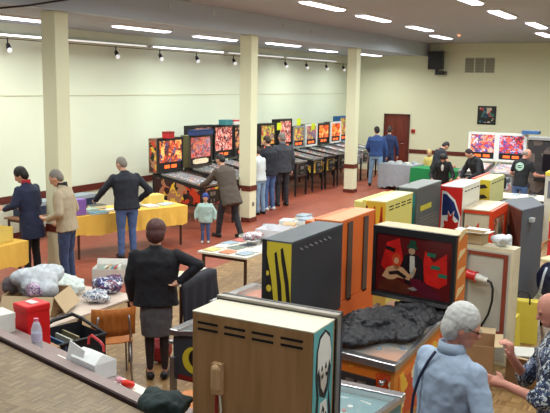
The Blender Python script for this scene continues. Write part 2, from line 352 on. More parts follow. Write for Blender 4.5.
# ------------------------------------------------------------------ pinball machines
STEEL = M('brushed_steel', (176, 176, 180), .3, .9); DARKM = M('dark_trim_metal', (52, 52, 58), .35, .6); BLK = M('black_paint', (26, 26, 30), .45)
GLASSY = M('playfield_cover_glass', (220, 232, 235), .04, alpha=.16)
def pinball(name, label, loc, rz, group, cab, side, back, frame, pfart, glass, bw=.70, bd=.26, top=1.9, L=1.34, cw=.60, legs=True, lit=1, lean=0, front=None, vents=0, glassw=.04, extra=None, bb0=1.15, coin=True, fr_out=.02, zf=.96, rail=None):
    """player side at local -Y, origin on the floor below the front edge"""
    t = thing(name, label, 'pinball machine', loc, rz, group)
    h = cw/2; zb = zf+.14
    c = MB().mat(cab)
    c.hexa([(-h, 0, .52), (h, 0, .52), (h, L, .52), (-h, L, .52), (-h, 0, zf-.06), (h, 0, zf-.06), (h, L, zb), (-h, L, zb)])
    c.build('cabinet', cab, t, bevel=.006)
    if legs:
        for (x, y) in ((-h-.012, -.012), (h+.012, -.012), (-h-.012, L-.05), (h+.012, L-.05)):
            s = 1 if x > 0 else -1
            m = MB().box(x-.022, x+.022, y-.0, y+.045, .04, .72).cyl((x, y+.02, 0), (x, y+.02, .045), .028, .016, 10)
            m.build('leg', rail or (DARKM if 'long wall' in (group or '') else STEEL), t)
    for s in (-1, 1): MB().hexa([(s*h-.018, .0, zf-.05), (s*h+.018, .0, zf-.05), (s*h+.018, L-bd, zb-.02), (s*h-.018, L-bd, zb-.02), (s*h-.018, 0, zf-.015), (s*h+.018, 0, zf-.015), (s*h+.018, L-bd, zb+.02), (s*h-.018, L-bd, zb+.02)]).build('side_rail', rail or STEEL, t)
    MB().box(-h-.02, h+.02, -.03, .06, zf-.05, zf+.005).build('lockdown_bar', rail or STEEL, t, bevel=.008)
    pf = MB().hexa([(-h+.02, .06, zf-.08), (h-.02, .06, zf-.08), (h-.02, L-bd, zb-.04), (-h+.02, L-bd, zb-.04), (-h+.02, .06, zf-.06), (h-.02, .06, zf-.06), (h-.02, L-bd, zb-.02), (-h+.02, L-bd, zb-.02)]).build('playfield', pfart, t)
    random.seed(name+str(loc)); b = MB()
    def on(x, y): return zf-.06+(zb-zf+.04)*(y-.06)/(L-bd-.06)
    for k in range(14):
        x = random.uniform(-h+.07, h-.07); y = random.uniform(.25, L-bd-.12); b.mat(M(('bumper_white','bumper_red','bumper_yellow','bumper_blue')[k % 4], ((235,235,230),(205,50,40),(235,200,70),(60,110,180))[k % 4], .3)).cyl((x, y, on(x, y)-.01), (x, y, on(x, y)+.016), random.choice((.014, .02, .03)), n=10)
    b.build('bumpers', parent=t)
    MB().mat(M('flipper_white', (236, 232, 220), .3)).cap((-.13, .2, zf-.04), (-.05, .16, zf-.045), .012, .008, 8).cap((.13, .2, zf-.04), (.05, .16, zf-.045), .012, .008, 8).build('flippers', parent=t, smooth=True)
    MB().hexa([(-h+.02, .05, zf-.012), (h-.02, .05, zf-.012), (h-.02, L-bd, zb+.004), (-h+.02, L-bd, zb+.004), (-h+.02, .05, zf-.008), (h-.02, .05, zf-.008), (h-.02, L-bd, zb+.008), (-h+.02, L-bd, zb+.008)]).build('cover_glass', GLASSY, t)
    if side:
        for s in (-1, 1):
            x = s*(h+.001)
            MB().prism([(.08, .56), (L-.06, .56), (L-.06, zb-.06), (.08, zf-.12)], (x, 0, 0), (0, 1, 0), (0, 0, 1), (s, 0, 0), .003).build('side_art', side, t)
        MB().box(-h+.03, h-.03, -.003, 0, .55, zf-.09).build('front_art', side, t)
    if coin:
        m = MB().mat(front or BLK).box(-.16, .16, -.02, -.003, .58, .86)
        m.mat(STEEL)
        for x in (-.09, .01): m.box(x, x+.075, -.032, -.02, .74, .82).box(x+.02, x+.05, -.03, -.02, .61, .66)
        m.build('coin_door', parent=t)
        MB().cyl((.24, -.06, zf-.14), (.24, 0, zf-.14), .014, n=10).cap((.24, -.07, zf-.14), (.24, -.065, zf-.14), .022, .022, 10).build('plunger', STEEL, t, smooth=True)
    # head
    H = bw/2; y1 = L; y0 = L-bd
    head = MB().box(-H, H, y0+.03, y1, bb0, top).build('backbox', back, t, bevel=.006)
    m = MB()
    fo = fr_out
    m.box(-H-fo*.3, H+fo*.3, y0-.01, y0+.03, top-.05, top+fo*.5).box(-H-fo*.3, H+fo*.3, y0-.01, y0+.03, bb0, bb0+.05).box(-H-fo*.3, -H+glassw, y0-.01, y0+.03, bb0+.05, top-.05).box(H-glassw, H+fo*.3, y0-.01, y0+.03, bb0+.05, top-.05)
    m.build('head_frame', frame, t)
    zs = bb0+.05 if not lit else bb0+.22
    MB().box(-H+glassw, H-glassw, y0+.006, y0+.03, zs, top-.05).build('backglass', glass, t)
    if lit:
        MB().box(-H+glassw, H-glassw, y0+.01, y0+.03, bb0+.05, zs-.01).build('speaker_panel', BLK, t)
        if lit == 2: MB().box(-.24, .24, y0-.004, y0+.01, bb0+.075, bb0+.19).box(-.30, -.245, y0-.004, y0+.01, bb0+.09, bb0+.17).box(.245, .30, y0-.004, y0+.01, bb0+.09, bb0+.17).build('display', M('score_strip_glow', (235, 205, 175), .3, var=.4, scale=30, emit=.5), t)
        else:
            m = MB()
            for x in (-.2, .03): m.box(x, x+.17, y0, y0+.01, bb0+.09, bb0+.16)
            m.build('display', M('orange_digits_glow', (255, 92, 40), .3, var=.5, scale=60, emit=1.6), t)
    if vents:
        m = MB(); n = vents[0]
        for k in range(n):
            x = -H+.05+k*(bw-.1)/n
            for j in range(vents[1]):
                zz = top-.05-j*.032; m.box(x, x+(bw-.1)/n*.72, y1-.001, y1+.002, zz-.012, zz)
        m.build('vent_slots', M('slot_black', (14, 12, 12), .9), t)
    if extra: extra(t, H, y0, y1, top, bb0)
    return t
P = lambda *c: list(c)
pf_a = ART('playfield_print_a', [(120,110,140),(180,176,186),(90,70,90),(56,56,96),(170,130,100),(40,34,40)], 15, emit=.05, rough=.25)
pf_b = ART('playfield_print_b', [(140,140,132),(70,86,70),(180,180,176),(120,50,44),(44,44,52)], 15, emit=.05, rough=.25, seed=2)
pf_c = ART('playfield_print_c', [(200,215,225),(110,150,190),(235,240,240),(190,120,110)], 10, emit=.15, rough=.25, seed=4)
def wallm(i, Y, X, label, top, cab, side, frame, glass, pf, rz=90, **k):
    L = 1.34
    return pinball('pinball_machine', label, (X, Y, 0), math.radians(rz), 'pinball machines along the long wall', cab, side, k.pop('back', BLK), frame, pf, glass, top=top, L=L, **k)
g1 = ART('backglass_fire', [(235,120,60),(150,60,40),(255,190,110),(90,80,120),(190,70,50),(70,40,50)], 11, emit=0.60, seed=1)
g2 = ART('backglass_crowd', [(210,100,80),(120,110,140),(235,140,90),(90,50,60),(180,150,170),(220,80,60)], 17, emit=0.44, seed=2)
g3 = ART('backglass_rose', [(220,100,90),(245,160,140),(170,50,60),(90,30,40),(240,190,180),(50,24,36)], 15, emit=0.52, seed=3)
g4 = ART('backglass_dusk', [(90,60,80),(220,150,90),(60,40,60),(200,110,90),(40,30,40)], 13, emit=0.32, seed=5)
g5 = ART('backglass_gold', [(230,180,70),(130,90,120),(200,90,60),(90,60,40),(180,200,90)], 13, emit=0.40, seed=6)
g6 = ART('backglass_orange', [(255,130,40),(220,80,30),(255,190,110),(240,110,60),(150,40,20)], 11, emit=0.60, seed=7)
g7 = ART('backglass_violet', [(110,90,130),(200,190,60),(170,80,80),(80,70,110),(210,140,120)], 15, emit=0.40, seed=8)
s1 = ART('cabinet_art_red', [(200,60,30),(230,190,60),(60,30,30),(170,120,90),(30,24,24)], 7, seed=1)
s2 = ART('cabinet_art_grey', [(150,160,170),(210,215,220),(80,100,120),(190,130,140)], 8, seed=2)
s3 = ART('cabinet_art_dark', [(40,36,40),(90,80,70),(24,22,26),(110,70,60)], 8, seed=3)
s4 = ART('cabinet_art_yellow', [(210,190,70),(60,60,60),(40,36,36),(180,140,60)], 6, seed=4)
WHT = M('white_enamel_trim', (232, 234, 235), .4); GRY = M('grey_enamel', (150, 152, 156), .4)
X0 = -8.82
wallm(1, 13.28, X0, 'pinball machine with glowing orange backglass, leftmost along the long wall', 1.88, BLK, s1, BLK, g1, pf_a, rz=88, back=M('brown_tan_side', (122, 92, 74)), bw=.84, zf=.99, extra=lambda t,H,y0,y1,tp,b: [MB().box(min(q*H,q*(H+.004)), max(q*H,q*(H+.004)), y0+.05, y1-.04, b+.04, tp-.05).build('head_side_art', s1, t) for q in (-1, 1)])
wallm(2, 14.60, X0-.1, 'pinball machine with crowded backglass over a pale score strip, second from left', 1.88, BLK, s3, M('bronze_trim', (70, 58, 50), .4), g2, pf_b, rz=90, lit=2, bw=.88, zf=.99, back=M('olive_side', (96, 92, 58)))
wallm(3, 15.55, -9.52, 'pinball machine mostly hidden behind the two leftmost, dim amber backglass', 2.03, BLK, s3, BLK, g4, pf_b, bw=.84)
wallm(4, 16.50, -9.52, 'tall pinball machine with bright rose backglass left of middle column', 2.01, BLK, s3, BLK, g3, pf_a, bw=.88)
wallm(5, 17.42, -9.52, 'dark pinball machine right behind the middle column', 1.97, BLK, s3, BLK, g4, pf_b, bw=.84)
wallm(6, 18.95, -9.62, 'dark pinball machine behind the two men in dark jackets', 1.95, BLK, s3, BLK, g5, pf_b, bw=.84)
wallm(7, 20.0, -9.62, 'tall black-framed pinball machine with tilted pink and orange backglass', 2.04, BLK, s4, BLK, g3, pf_b, bw=.76)
wallm(8, 20.86, -9.62, 'pinball machine with pale frame and gold backglass right of the tall black one', 1.80, BLK, s4, GRY, g5, pf_b, bw=.70, rail=DARKM)
wallm(9, 21.72, -9.62, 'pinball machine with wide white frame and violet and yellow backglass', 1.83, BLK, s3, WHT, g7, pf_b, bw=.82, glassw=.07, rail=DARKM)
wallm(10, 22.62, -9.62, 'pinball machine with narrow black frame and fiery orange backglass', 1.82, GRY, s2, BLK, g6, pf_c, bw=.80)
wallm(11, 23.56, -9.62, 'white framed pinball machine with orange backglass, left of farthest column', 1.84, GRY, s2, WHT, g6, pf_c, bw=.84, glassw=.08)
wallm(12, 24.5, -9.72, 'blue sided pinball machine half hidden behind the farthest column', 2.0, M('blue_cabinet', (40, 96, 150)), s2, M('blue_cabinet'), g5, pf_c, bw=.84, back=M('blue_cabinet'))
# things lying on the heads
def smallbox(name, label, cat, loc, sz, mat, rz=0, lid=None, group=None):
    t = thing(name, label, cat, loc, rz, group); x, y, z = sz[0]/2, sz[1]/2, sz[2]
    MB().box(-x, x, -y, y, 0, z).build('carton', mat, t, bevel=min(.006, z*.2))
    MB().box(-x*1.01, x*1.01, -y*1.01, y*1.01, z*.72, z*1.01).build('lid', lid or mat, t)
    return t
smallbox('cardboard_box', 'small red box on top of the leftmost pinball machine', 'box', (-9.8, 13.1, 1.892), (.16, .22, .14), M('red_card', (190, 36, 40)), lid=M('dark_red_card', (150, 26, 34)))
smallbox('cardboard_box', 'long blue box lying on the second pinball machine from left', 'box', (-9.9, 14.45, 1.892), (.2, .72, .12), M('blue_card', (46, 70, 130)), lid=M('navy_card', (34, 48, 96)))
smallbox('cardboard_box', 'teal box on top of the rose-coloured pinball machine', 'box', (-10.45, 16.35, 2.022), (.2, .34, .13), M('teal_card', (60, 130, 140)), lid=M('teal_card'))
smallbox('cardboard_box', 'red and white box on top of the rose-coloured pinball machine', 'box', (-10.45, 16.74, 2.022), (.2, .3, .11), M('white_card', (222, 222, 218)), lid=M('red_card'))
for (y, z, X, lb) in ((19.05, 1.92, -10.4, 'behind the two men in dark jackets'), (20.25, 2.0, -10.4, 'on the tall black-framed machine'), (21.22, 1.83, -10.4, 'between the gold and violet backglasses')):
    tag(MB().box(-.004, .004, -.12, .12, -.14, .06).build('price_card', M('fluorescent_yellow_card', (226, 240, 40), .6, var=.04)), 'bright yellow price card stuck at the head top %s' % lb, 'sign', 'yellow price cards', (X, y, z))
# two lit machines at the end wall
gE = ART('backglass_lilac', [(230,120,70),(110,90,160),(240,170,140),(200,60,70),(225,215,230),(90,70,120)], 13, emit=0.48, seed=11)
gE2 = ART('backglass_night', [(200,40,50),(80,80,160),(190,180,210),(50,40,70),(230,90,60)], 15, emit=0.40, seed=12)
for (x, lb, g) in ((-5.05, 'left one of two white framed pinball machines at the far end wall', gE), (-4.30, 'right one of two white framed pinball machines at the far end wall', gE2)):
    pinball('pinball_machine', lb, (x, 19.4, 0), 0, 'pinball machines at the far end', GRY, s2, WHT, WHT, ART('playfield_pink', [(240,190,170),(230,140,120),(235,230,235),(120,130,170)], 9, emit=.35, seed=3), g, bw=.74, top=1.88, glassw=.06)
# dark game cabinet at right of them
t = thing('arcade_cabinet', 'big dark mottled arcade cabinet behind the man with back emblem', 'arcade cabinet', (-2.95, 19.3, 0))
dk = ART('mottled_dark_art', [(74,66,66),(52,46,50),(96,84,80),(40,36,42),(66,60,62)], 5, rough=.5)
MB().hexa([(-.75,0,0),(.75,0,0),(.75,.7,0),(-.75,.7,0),(-.75,.15,1.82),(.75,.15,1.82),(.75,.7,1.82),(-.75,.7,1.82)]).build('body', dk, t, bevel=.02)
MB().box(-.5, .5, -.16, .02, .85, .95).build('control_panel', BLK, t, bevel=.01); MB().box(-.35,.35,.02,.12,1.1,1.5).build('screen', M('dark_glass', (34, 30, 36), .1), t); MB().box(-.76,.76,.1,.7,1.82,1.88).build('top_trim', M('grey_enamel'), t)
smallbox('cardboard_box', 'flat blue box on the right end of the far pinball machines', 'box', (-3.82, 20.45, 1.90), (.42, .3, .08), M('blue_card2', (60, 104, 160)), lid=M('blue_card2'))

# ------- central row: heads seen from the back, fronts facing the long wall
def row(label, xb, ya, yb, top, cab, back, frame, glass, bd=.24, **k):
    L = k.pop('L', 1.36)
    return pinball('pinball_machine', label, (xb-L, (ya+yb)/2, 0), -PI/2, 'pinball machines in the centre row', cab, k.pop('side', None), back, frame, k.pop('pf', pf_c), glass, bw=yb-ya, bd=bd, top=top, L=L, **k)
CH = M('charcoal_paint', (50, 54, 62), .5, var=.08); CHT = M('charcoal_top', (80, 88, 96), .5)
YL = M('art_yellow', (206, 186, 50), .45, var=.05); YB = M('art_black', (22, 18, 20), .45); RDK = M('art_dark_red', (120, 22, 26), .45)
# local frame of row(): local +Y -> world +X, local +X -> world -Y ; camera-side end is local +X
def fside(H): return dict(o=(H+.001, 0, 0), u=(0, 1, 0), v=(0, 0, 1), n=(1, 0, 0))
def dark_extra(t, H, y0, y1, top, b0):
    f = fside(H); m = MB(); w = y1-y0
    def pz(mat, pts, k): m.mat(mat).prism([(y0+p[0]*w, b0+p[1]*(top-b0)) for p in pts], (f['o'][0]+.0012*k, 0, 0), f['u'], f['v'], f['n'], .0012)
    pz(YL, [(0, 0), (1, 0), (1, 1), (0, 1)], 0)
    pz(YB, [(0, .93), (.1, .9), (.3, .6), (.42, .3), (.46, 0), (0, 0)], 1)
    pz(YB, [(.40, .88), (.48, .9), (.66, .55), (.74, .2), (.76, 0), (.64, 0), (.6, .25), (.5, .6)], 2)
    pz(YB, [(.62, .93), (.7, .95), (.92, .6), (1, .35), (1, .1), (.9, .25), (.8, .55), (.66, .8)], 2)
    pz(RDK, [(.92, 0), (1, 0), (1, .35), (.96, .3)], 3)
    for (a, b_, r) in ((.16, .66, .035), (.22, .50, .05), (.25, .31, .055), (.28, .12, .06)):
        pz(YL, [(a+r*1.9*math.cos(q*PI/8), b_+r*math.sin(q*PI/8)*.75) for q in range(16)], 3)
    m.build('side_art', parent=t)
    v = MB()
    for k in range(7): v.cap((-.02+H-.16-k*.085, y1, top-.075), (H-.14-k*.085, y1, top-.06), .008, .008, 6)
    v.build('vent_holes', M('vent_grey', (128, 130, 134), .6), t)
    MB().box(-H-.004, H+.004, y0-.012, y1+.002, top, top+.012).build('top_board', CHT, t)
    m = MB(); x = .302
    def q_(mat, pts, k): m.mat(mat).prism(pts, (x+.0012*k, 0, 0), (0, 1, 0), (0, 0, 1), (1, 0, 0), .0012)
    ring = [(.22+.12*math.cos(a*PI/10), .72+.12*math.sin(a*PI/10)) for a in range(20)]; q_(YL, ring, 0); q_(YB, [(.25+.085*math.cos(a*PI/10), .74+.085*math.sin(a*PI/10)) for a in range(20)], 1); q_(RDK, [(.05, .53), (.8, .53), (.8, .57), (.05, .57)], 0)
    m.build('cabinet_side_art', parent=t)
row('charcoal pinball machine with yellow and black flame side art, nearest of the centre row', -2.60, 4.99, 5.93, 1.88, CH, CH, BLK, g4, side=None, lit=0, extra=dark_extra, L=1.22)
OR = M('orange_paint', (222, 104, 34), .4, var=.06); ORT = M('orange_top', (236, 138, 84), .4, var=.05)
def orange_extra(t, H, y0, y1, top, b0):
    for x in (H-.25, H-.62): MB().box(x, x+.10, y1, y1+.012, b0-.02, top-.02).build('vent_strip', M('dark_brown_strip', (84, 66, 60), .6, var=.25, scale=30), t)
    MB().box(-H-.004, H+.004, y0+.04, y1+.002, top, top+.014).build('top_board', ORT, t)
    MB().box(-H-.02, H+.02, y0-.10, y0-.012, b0-.02, top-.01).build('front_door', OR, t, bevel=.008)
    MB().box(-.40, .40, y1+.001, y1+.012, .5, b0).build('rear_board', OR, t)
row('orange pinball machine with two dark strips down its back, centre row', -2.68, 6.06, 6.86, 1.87, OR, OR, OR, g6, lit=0, extra=orange_extra, L=1.34, cw=.78)
CR = M('cream_yellow_paint', (226, 216, 120), .45, var=.04); FL = M('flame_red', (186, 56, 24), .45)
def yellow_extra(t, H, y0, y1, top, b0):
    f = fside(H); m = MB(); w = y1-y0
    def pz(mat, pts, k): m.mat(mat).prism([(y0+p[0]*w, b0+p[1]*(top-b0)) for p in pts], (f['o'][0]+.0012*k, 0, 0), f['u'], f['v'], f['n'], .0012)
    pz(M('art_mustard', (216, 180, 52), .45), [(0, 0), (1, 0), (1, 1), (0, 1)], 0)
    for q in (0.08, .42, .74):
        pz(FL, [(q, 0), (q+.06, .35), (q-.04, .6), (q+.05, .93), (q+.12, .95), (q+.16, .7), (q+.10, .5), (q+.2, .25), (q+.18, 0)], 1)
        pz(YB, [(q+.07, .5), (q+.11, .72), (q+.09, .9), (q+.05, .7)], 2)
    m.mat(YB).prism([(y0+.1*w+.02*math.cos(a*PI/6), top-.06+.02*math.sin(a*PI/6)) for a in range(12)], (H+.004, 0, 0), (0,1,0), (0,0,1), (1,0,0), .001)
    m.build('side_art', parent=t)
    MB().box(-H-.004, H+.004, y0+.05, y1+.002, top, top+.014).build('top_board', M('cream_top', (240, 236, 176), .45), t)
    MB().box(-H-.01, H+.01, y0-.10, y0-.012, b0, top-.005).build('front_door', CR, t, bevel=.008)
row('cream yellow pinball machine with red flame side art and slotted back, centre row', -2.70, 7.20, 8.02, 1.9, CR, CR, CR, g5, lit=0, extra=yellow_extra, vents=(4, 2), L=1.34)
GG = M('grey_green_paint', (78, 86, 88), .5, var=.08)
def green_extra(t, H, y0, y1, top, b0):
    f = fside(H); m = MB(); w = y1-y0
    def pz(mat, pts, k): m.mat(mat).prism([(y0+p[0]*w, b0+p[1]*(top-b0)) for p in pts], (f['o'][0]+.0012*k, 0, 0), f['u'], f['v'], f['n'], .0012)
    pz(M('art_teal', (22, 118, 124), .45), [(.08, 0), (.92, 0), (.92, .93), (.08, .93)], 0)
    pz(M('art_navy', (30, 40, 70), .45), [(.08, 0), (.8, 0), (.7, .4), (.86, .75), (.5, .7), (.3, .85), (.08, .7)], 1)
    pz(M('art_pale_teal', (110, 190, 190), .45), [(.1, .6), (.25, .82), (.5, .8), (.45, .87), (.12, .88)], 2)
    pz(M('art_pink', (196, 150, 150), .45), [(.3, .2), (.5, .3), (.6, .5), (.45, .6), (.3, .45)], 2)
    m.build('side_art', parent=t)
    MB().box(-H-.004, H+.004, y0+.01, y1+.002, top, top+.014).build('top_board', M('grey_top', (118, 124, 126), .5), t)
    m = MB()
    for k in range(12): m.box(-H+.1, H-.1, y1, y1+.004, b0+.03+k*.036, b0+.045+k*.036)
    m.build('back_ribs', M('rib_grey', (108, 106, 100), .6), t)
    MB().box(H-.52, H-.12, y1+.004, y1+.007, top-.26, top-.20).build('label_strip', M('yellow_tape', (196, 186, 60), .5), t)
row('grey-green pinball machine with teal side art and yellow strip on its back', -2.69, 8.13, 9.02, 1.93, GG, GG, DARKM, g4, lit=0, extra=green_extra, L=1.34)
WB = M('white_back_paint', (224, 222, 212), .5, var=.03); RD = M('art_red', (206, 34, 30), .4, var=.04); BL = M('art_blue', (28, 44, 104), .4); WH = M('art_white', (232, 234, 232), .4)
def red_extra(t, H, y0, y1, top, b0):
    f = fside(H); m = MB(); w = y1-y0
    def pz(mat, pts, k): m.mat(mat).prism([(y0+p[0]*w, b0+p[1]*(top-b0)) for p in pts], (f['o'][0]+.0012*k, 0, 0), f['u'], f['v'], f['n'], .0012)
    pz(RD, [(0, 0), (1, 0), (1, 1), (0, 1)], 0)
    pz(WH, [(.1, .0), (.1, .93), (.3, .92), (.7, .78), (.96, .5), (.96, .0)], 1)
    pz(BL, [(.14, .5), (.14, .88), (.32, .87), (.66, .74), (.9, .5), (.9, .42), (.7, .5), (.5, .52)], 2)
    leaf = [(.5,0),(.52,.12),(.82,.08),(.76,.2),(1,.42),(.9,.46),(.94,.62),(.76,.58),(.62,.66),(.66,.86),(.5,.74),(.38,.86),(.36,.6),(.16,.62),(.2,.46),(.1,.42),(.3,.2),(.22,.08),(.46,.12)]
    pz(WH, [(.06+p[0]*.98-.02, p[1]*.72-.02+.0) for p in leaf], 3)
    pz(RD, [(.1+p[0]*.84, .02+p[1]*.64) for p in leaf], 4)
    m.build('side_art', parent=t)
    MB().box(-H-.004, H+.004, y0+.03, y1+.002, top, top+.012).build('top_board', WH, t)
row('white-backed pinball machine with red leaf and blue side art, centre row', -2.45, 9.12, 9.94, 1.86, WB, WB, M('red_door_paint', (214, 44, 34), .4), g6, lit=0, extra=red_extra, vents=(5, 1), bd=.28, L=1.2)
def y2_extra(t, H, y0, y1, top, b0):
    f = fside(H); m = MB(); w = y1-y0
    def pz(mat, pts, k): m.mat(mat).prism([(y0+p[0]*w, b0+p[1]*(top-b0)) for p in pts], (f['o'][0]+.0012*k, 0, 0), f['u'], f['v'], f['n'], .0012)
    pz(YL, [(0, 0), (1, 0), (1, 1), (0, 1)], 0)
    for q in range(5): pz(YB, [(.2, .05+q*.19), (.9, .1+q*.19), (.7, .16+q*.19), (.4, .14+q*.19)], 1)
    m.build('side_art', parent=t)
row('pale yellow pinball machine with black marks on its side, farthest of the centre row', -2.36, 10.10, 10.92, 1.86, CR, M('pale_straw', (214, 212, 150), .5), M('red_door_paint'), g5, lit=0, extra=y2_extra, vents=(5, 1), L=1.2)

# ------- the big plywood head in front, seen from behind
PLY = WOOD('plywood_back', (158, 118, 74), (182, 140, 94), scale=2.2, rough=.55)
TEAL = M('art_teal_bright', (96, 172, 176), .45, var=.05); HWH = M('art_hair_white', (226, 226, 222), .5)
def ply_extra(t, H, y0, y1, top, b0):
    # this machine is turned round: camera sees local +Y (back) and local -X side
    x = -H-.001; m = MB(); w = y1-y0
    def pz(mat, pts, k): m.mat(mat).prism([(y1-p[0]*w, b0+p[1]*(top-b0)) for p in pts], (x-.0012*k, 0, 0), (0, 1, 0), (0, 0, 1), (-1, 0, 0), .0012)
    pz(TEAL, [(0.0, 0), (.82, 0), (.82, 1), (0.0, 1)], 0)
    pz(YB, [(.12, 0), (.10, .3), (.16, .5), (.10, .66), (.12, .84), (.24, .95), (.46, .98), (.66, .93), (.76, .8), (.74, .66), (.68, .5), (.78, .3), (.76, 0)], 1)
    pz(TEAL, [(.17, 0), (.2, .3), (.24, .5), (.18, .64), (.26, .5), (.5, .45), (.62, .5), (.66, .64), (.62, .4), (.68, .25), (.68, 0)], 2)
    pz(HWH, [(.16, .68), (.16, .84), (.26, .93), (.46, .96), (.64, .9), (.72, .8), (.70, .68), (.64, .74), (.58, .66), (.5, .74), (.42, .66), (.34, .73), (.26, .66), (.22, .72)], 3)
    pz(M('art_flesh', (198, 190, 180), .5), [(.28, .68), (.6, .68), (.56, .56), (.44, .5), (.32, .56)], 2)
    pz(YB, [(.32, .645), (.4, .655), (.4, .625), (.33, .62)], 4); pz(YB, [(.5, .655), (.58, .645), (.57, .62), (.5, .625)], 4)
    pz(HWH, [(.3, .44), (.56, .44), (.66, .2), (.62, 0), (.22, 0), (.26, .22)], 3)
    for (a, b_) in ((.34, .36), (.46, .3), (.36, .22), (.5, .16), (.34, .1), (.5, .05)):
        pz(YB, [(a, b_), (a+.07, b_+.05), (a+.14, b_+.01), (a+.10, b_-.03), (a+.07, b_+.01)], 4)
    m.build('side_art', parent=t)
    MB().box(-H-.0, H+.0, y0+.03, y1, top, top+.006).build('top_board', M('whitewashed_top', (222, 216, 196), .5, var=.08), t)
    m = MB()
    for k in range(4):
        xx = H-.035-k*.166
        for j in range(2):
            zz = top-.045-j*.035; m.box(xx-.125, xx, y1, y1+.002, zz-.013, zz)
    m.build('vent_slots', M('slot_black', (14, 12, 12), .9), t)
    MB().cap((H-.17, y1+.03, top-.28), (H-.17, y1+.03, top-.38), .028, .028).box(H-.2, H-.14, y1, y1+.03, top-.42, top-.25).build('cable_guide', M('pale_wood', (196, 160, 120), .6), t, smooth=False)
    MB().tube([(H-.17, y1+.02, top-.40), (H-.165, y1+.02, top-.5), (H-.175, y1+.02, top-.6), (H-.17, y1+.02, top-.9)], .009).build('red_cable', M('red_cable', (150, 30, 30), .5), t)
    MB().tube([(H-.185, y1+.02, top-.40), (H-.195, y1+.02, top-.5), (H-.185, y1+.02, top-.65), (H-.19, y1+.02, top-.9)], .006).build('white_wire', M('white_cable'), t)
    MB().box(-H-.015, H+.01, y0-.045, y0-.012, b0, top+.03).build('glass_door', DARKM, t, bevel=.006)
    MB().box(-H-.016, H+.011, y0-.012, y0+.03, b0, top+.028).build('steel_rim', M('dull_steel', (150, 144, 136), .35, .7), t)
teal_pf = ART('playfield_teal', [(96,176,184),(160,205,205),(70,140,160),(225,215,190),(110,180,190),(190,110,90)], 7, emit=.05, seed=9)
pinball('pinball_machine', 'plywood-backed pinball machine with teal side art, largest in the foreground', (-1.955, 4.90, 0), PI+math.radians(0.8), 'foreground pinball machines', M('teal_cabinet', (86, 140, 150)), ART('cabinet_art_teal', [(80,150,165),(200,210,205),(40,60,80),(190,120,80)], 6, seed=2), PLY, DARKM, teal_pf, BLK, bw=.715, bd=.29, top=1.85, L=1.63, cw=.58, zf=.935, lit=0, fr_out=.03, extra=ply_extra)

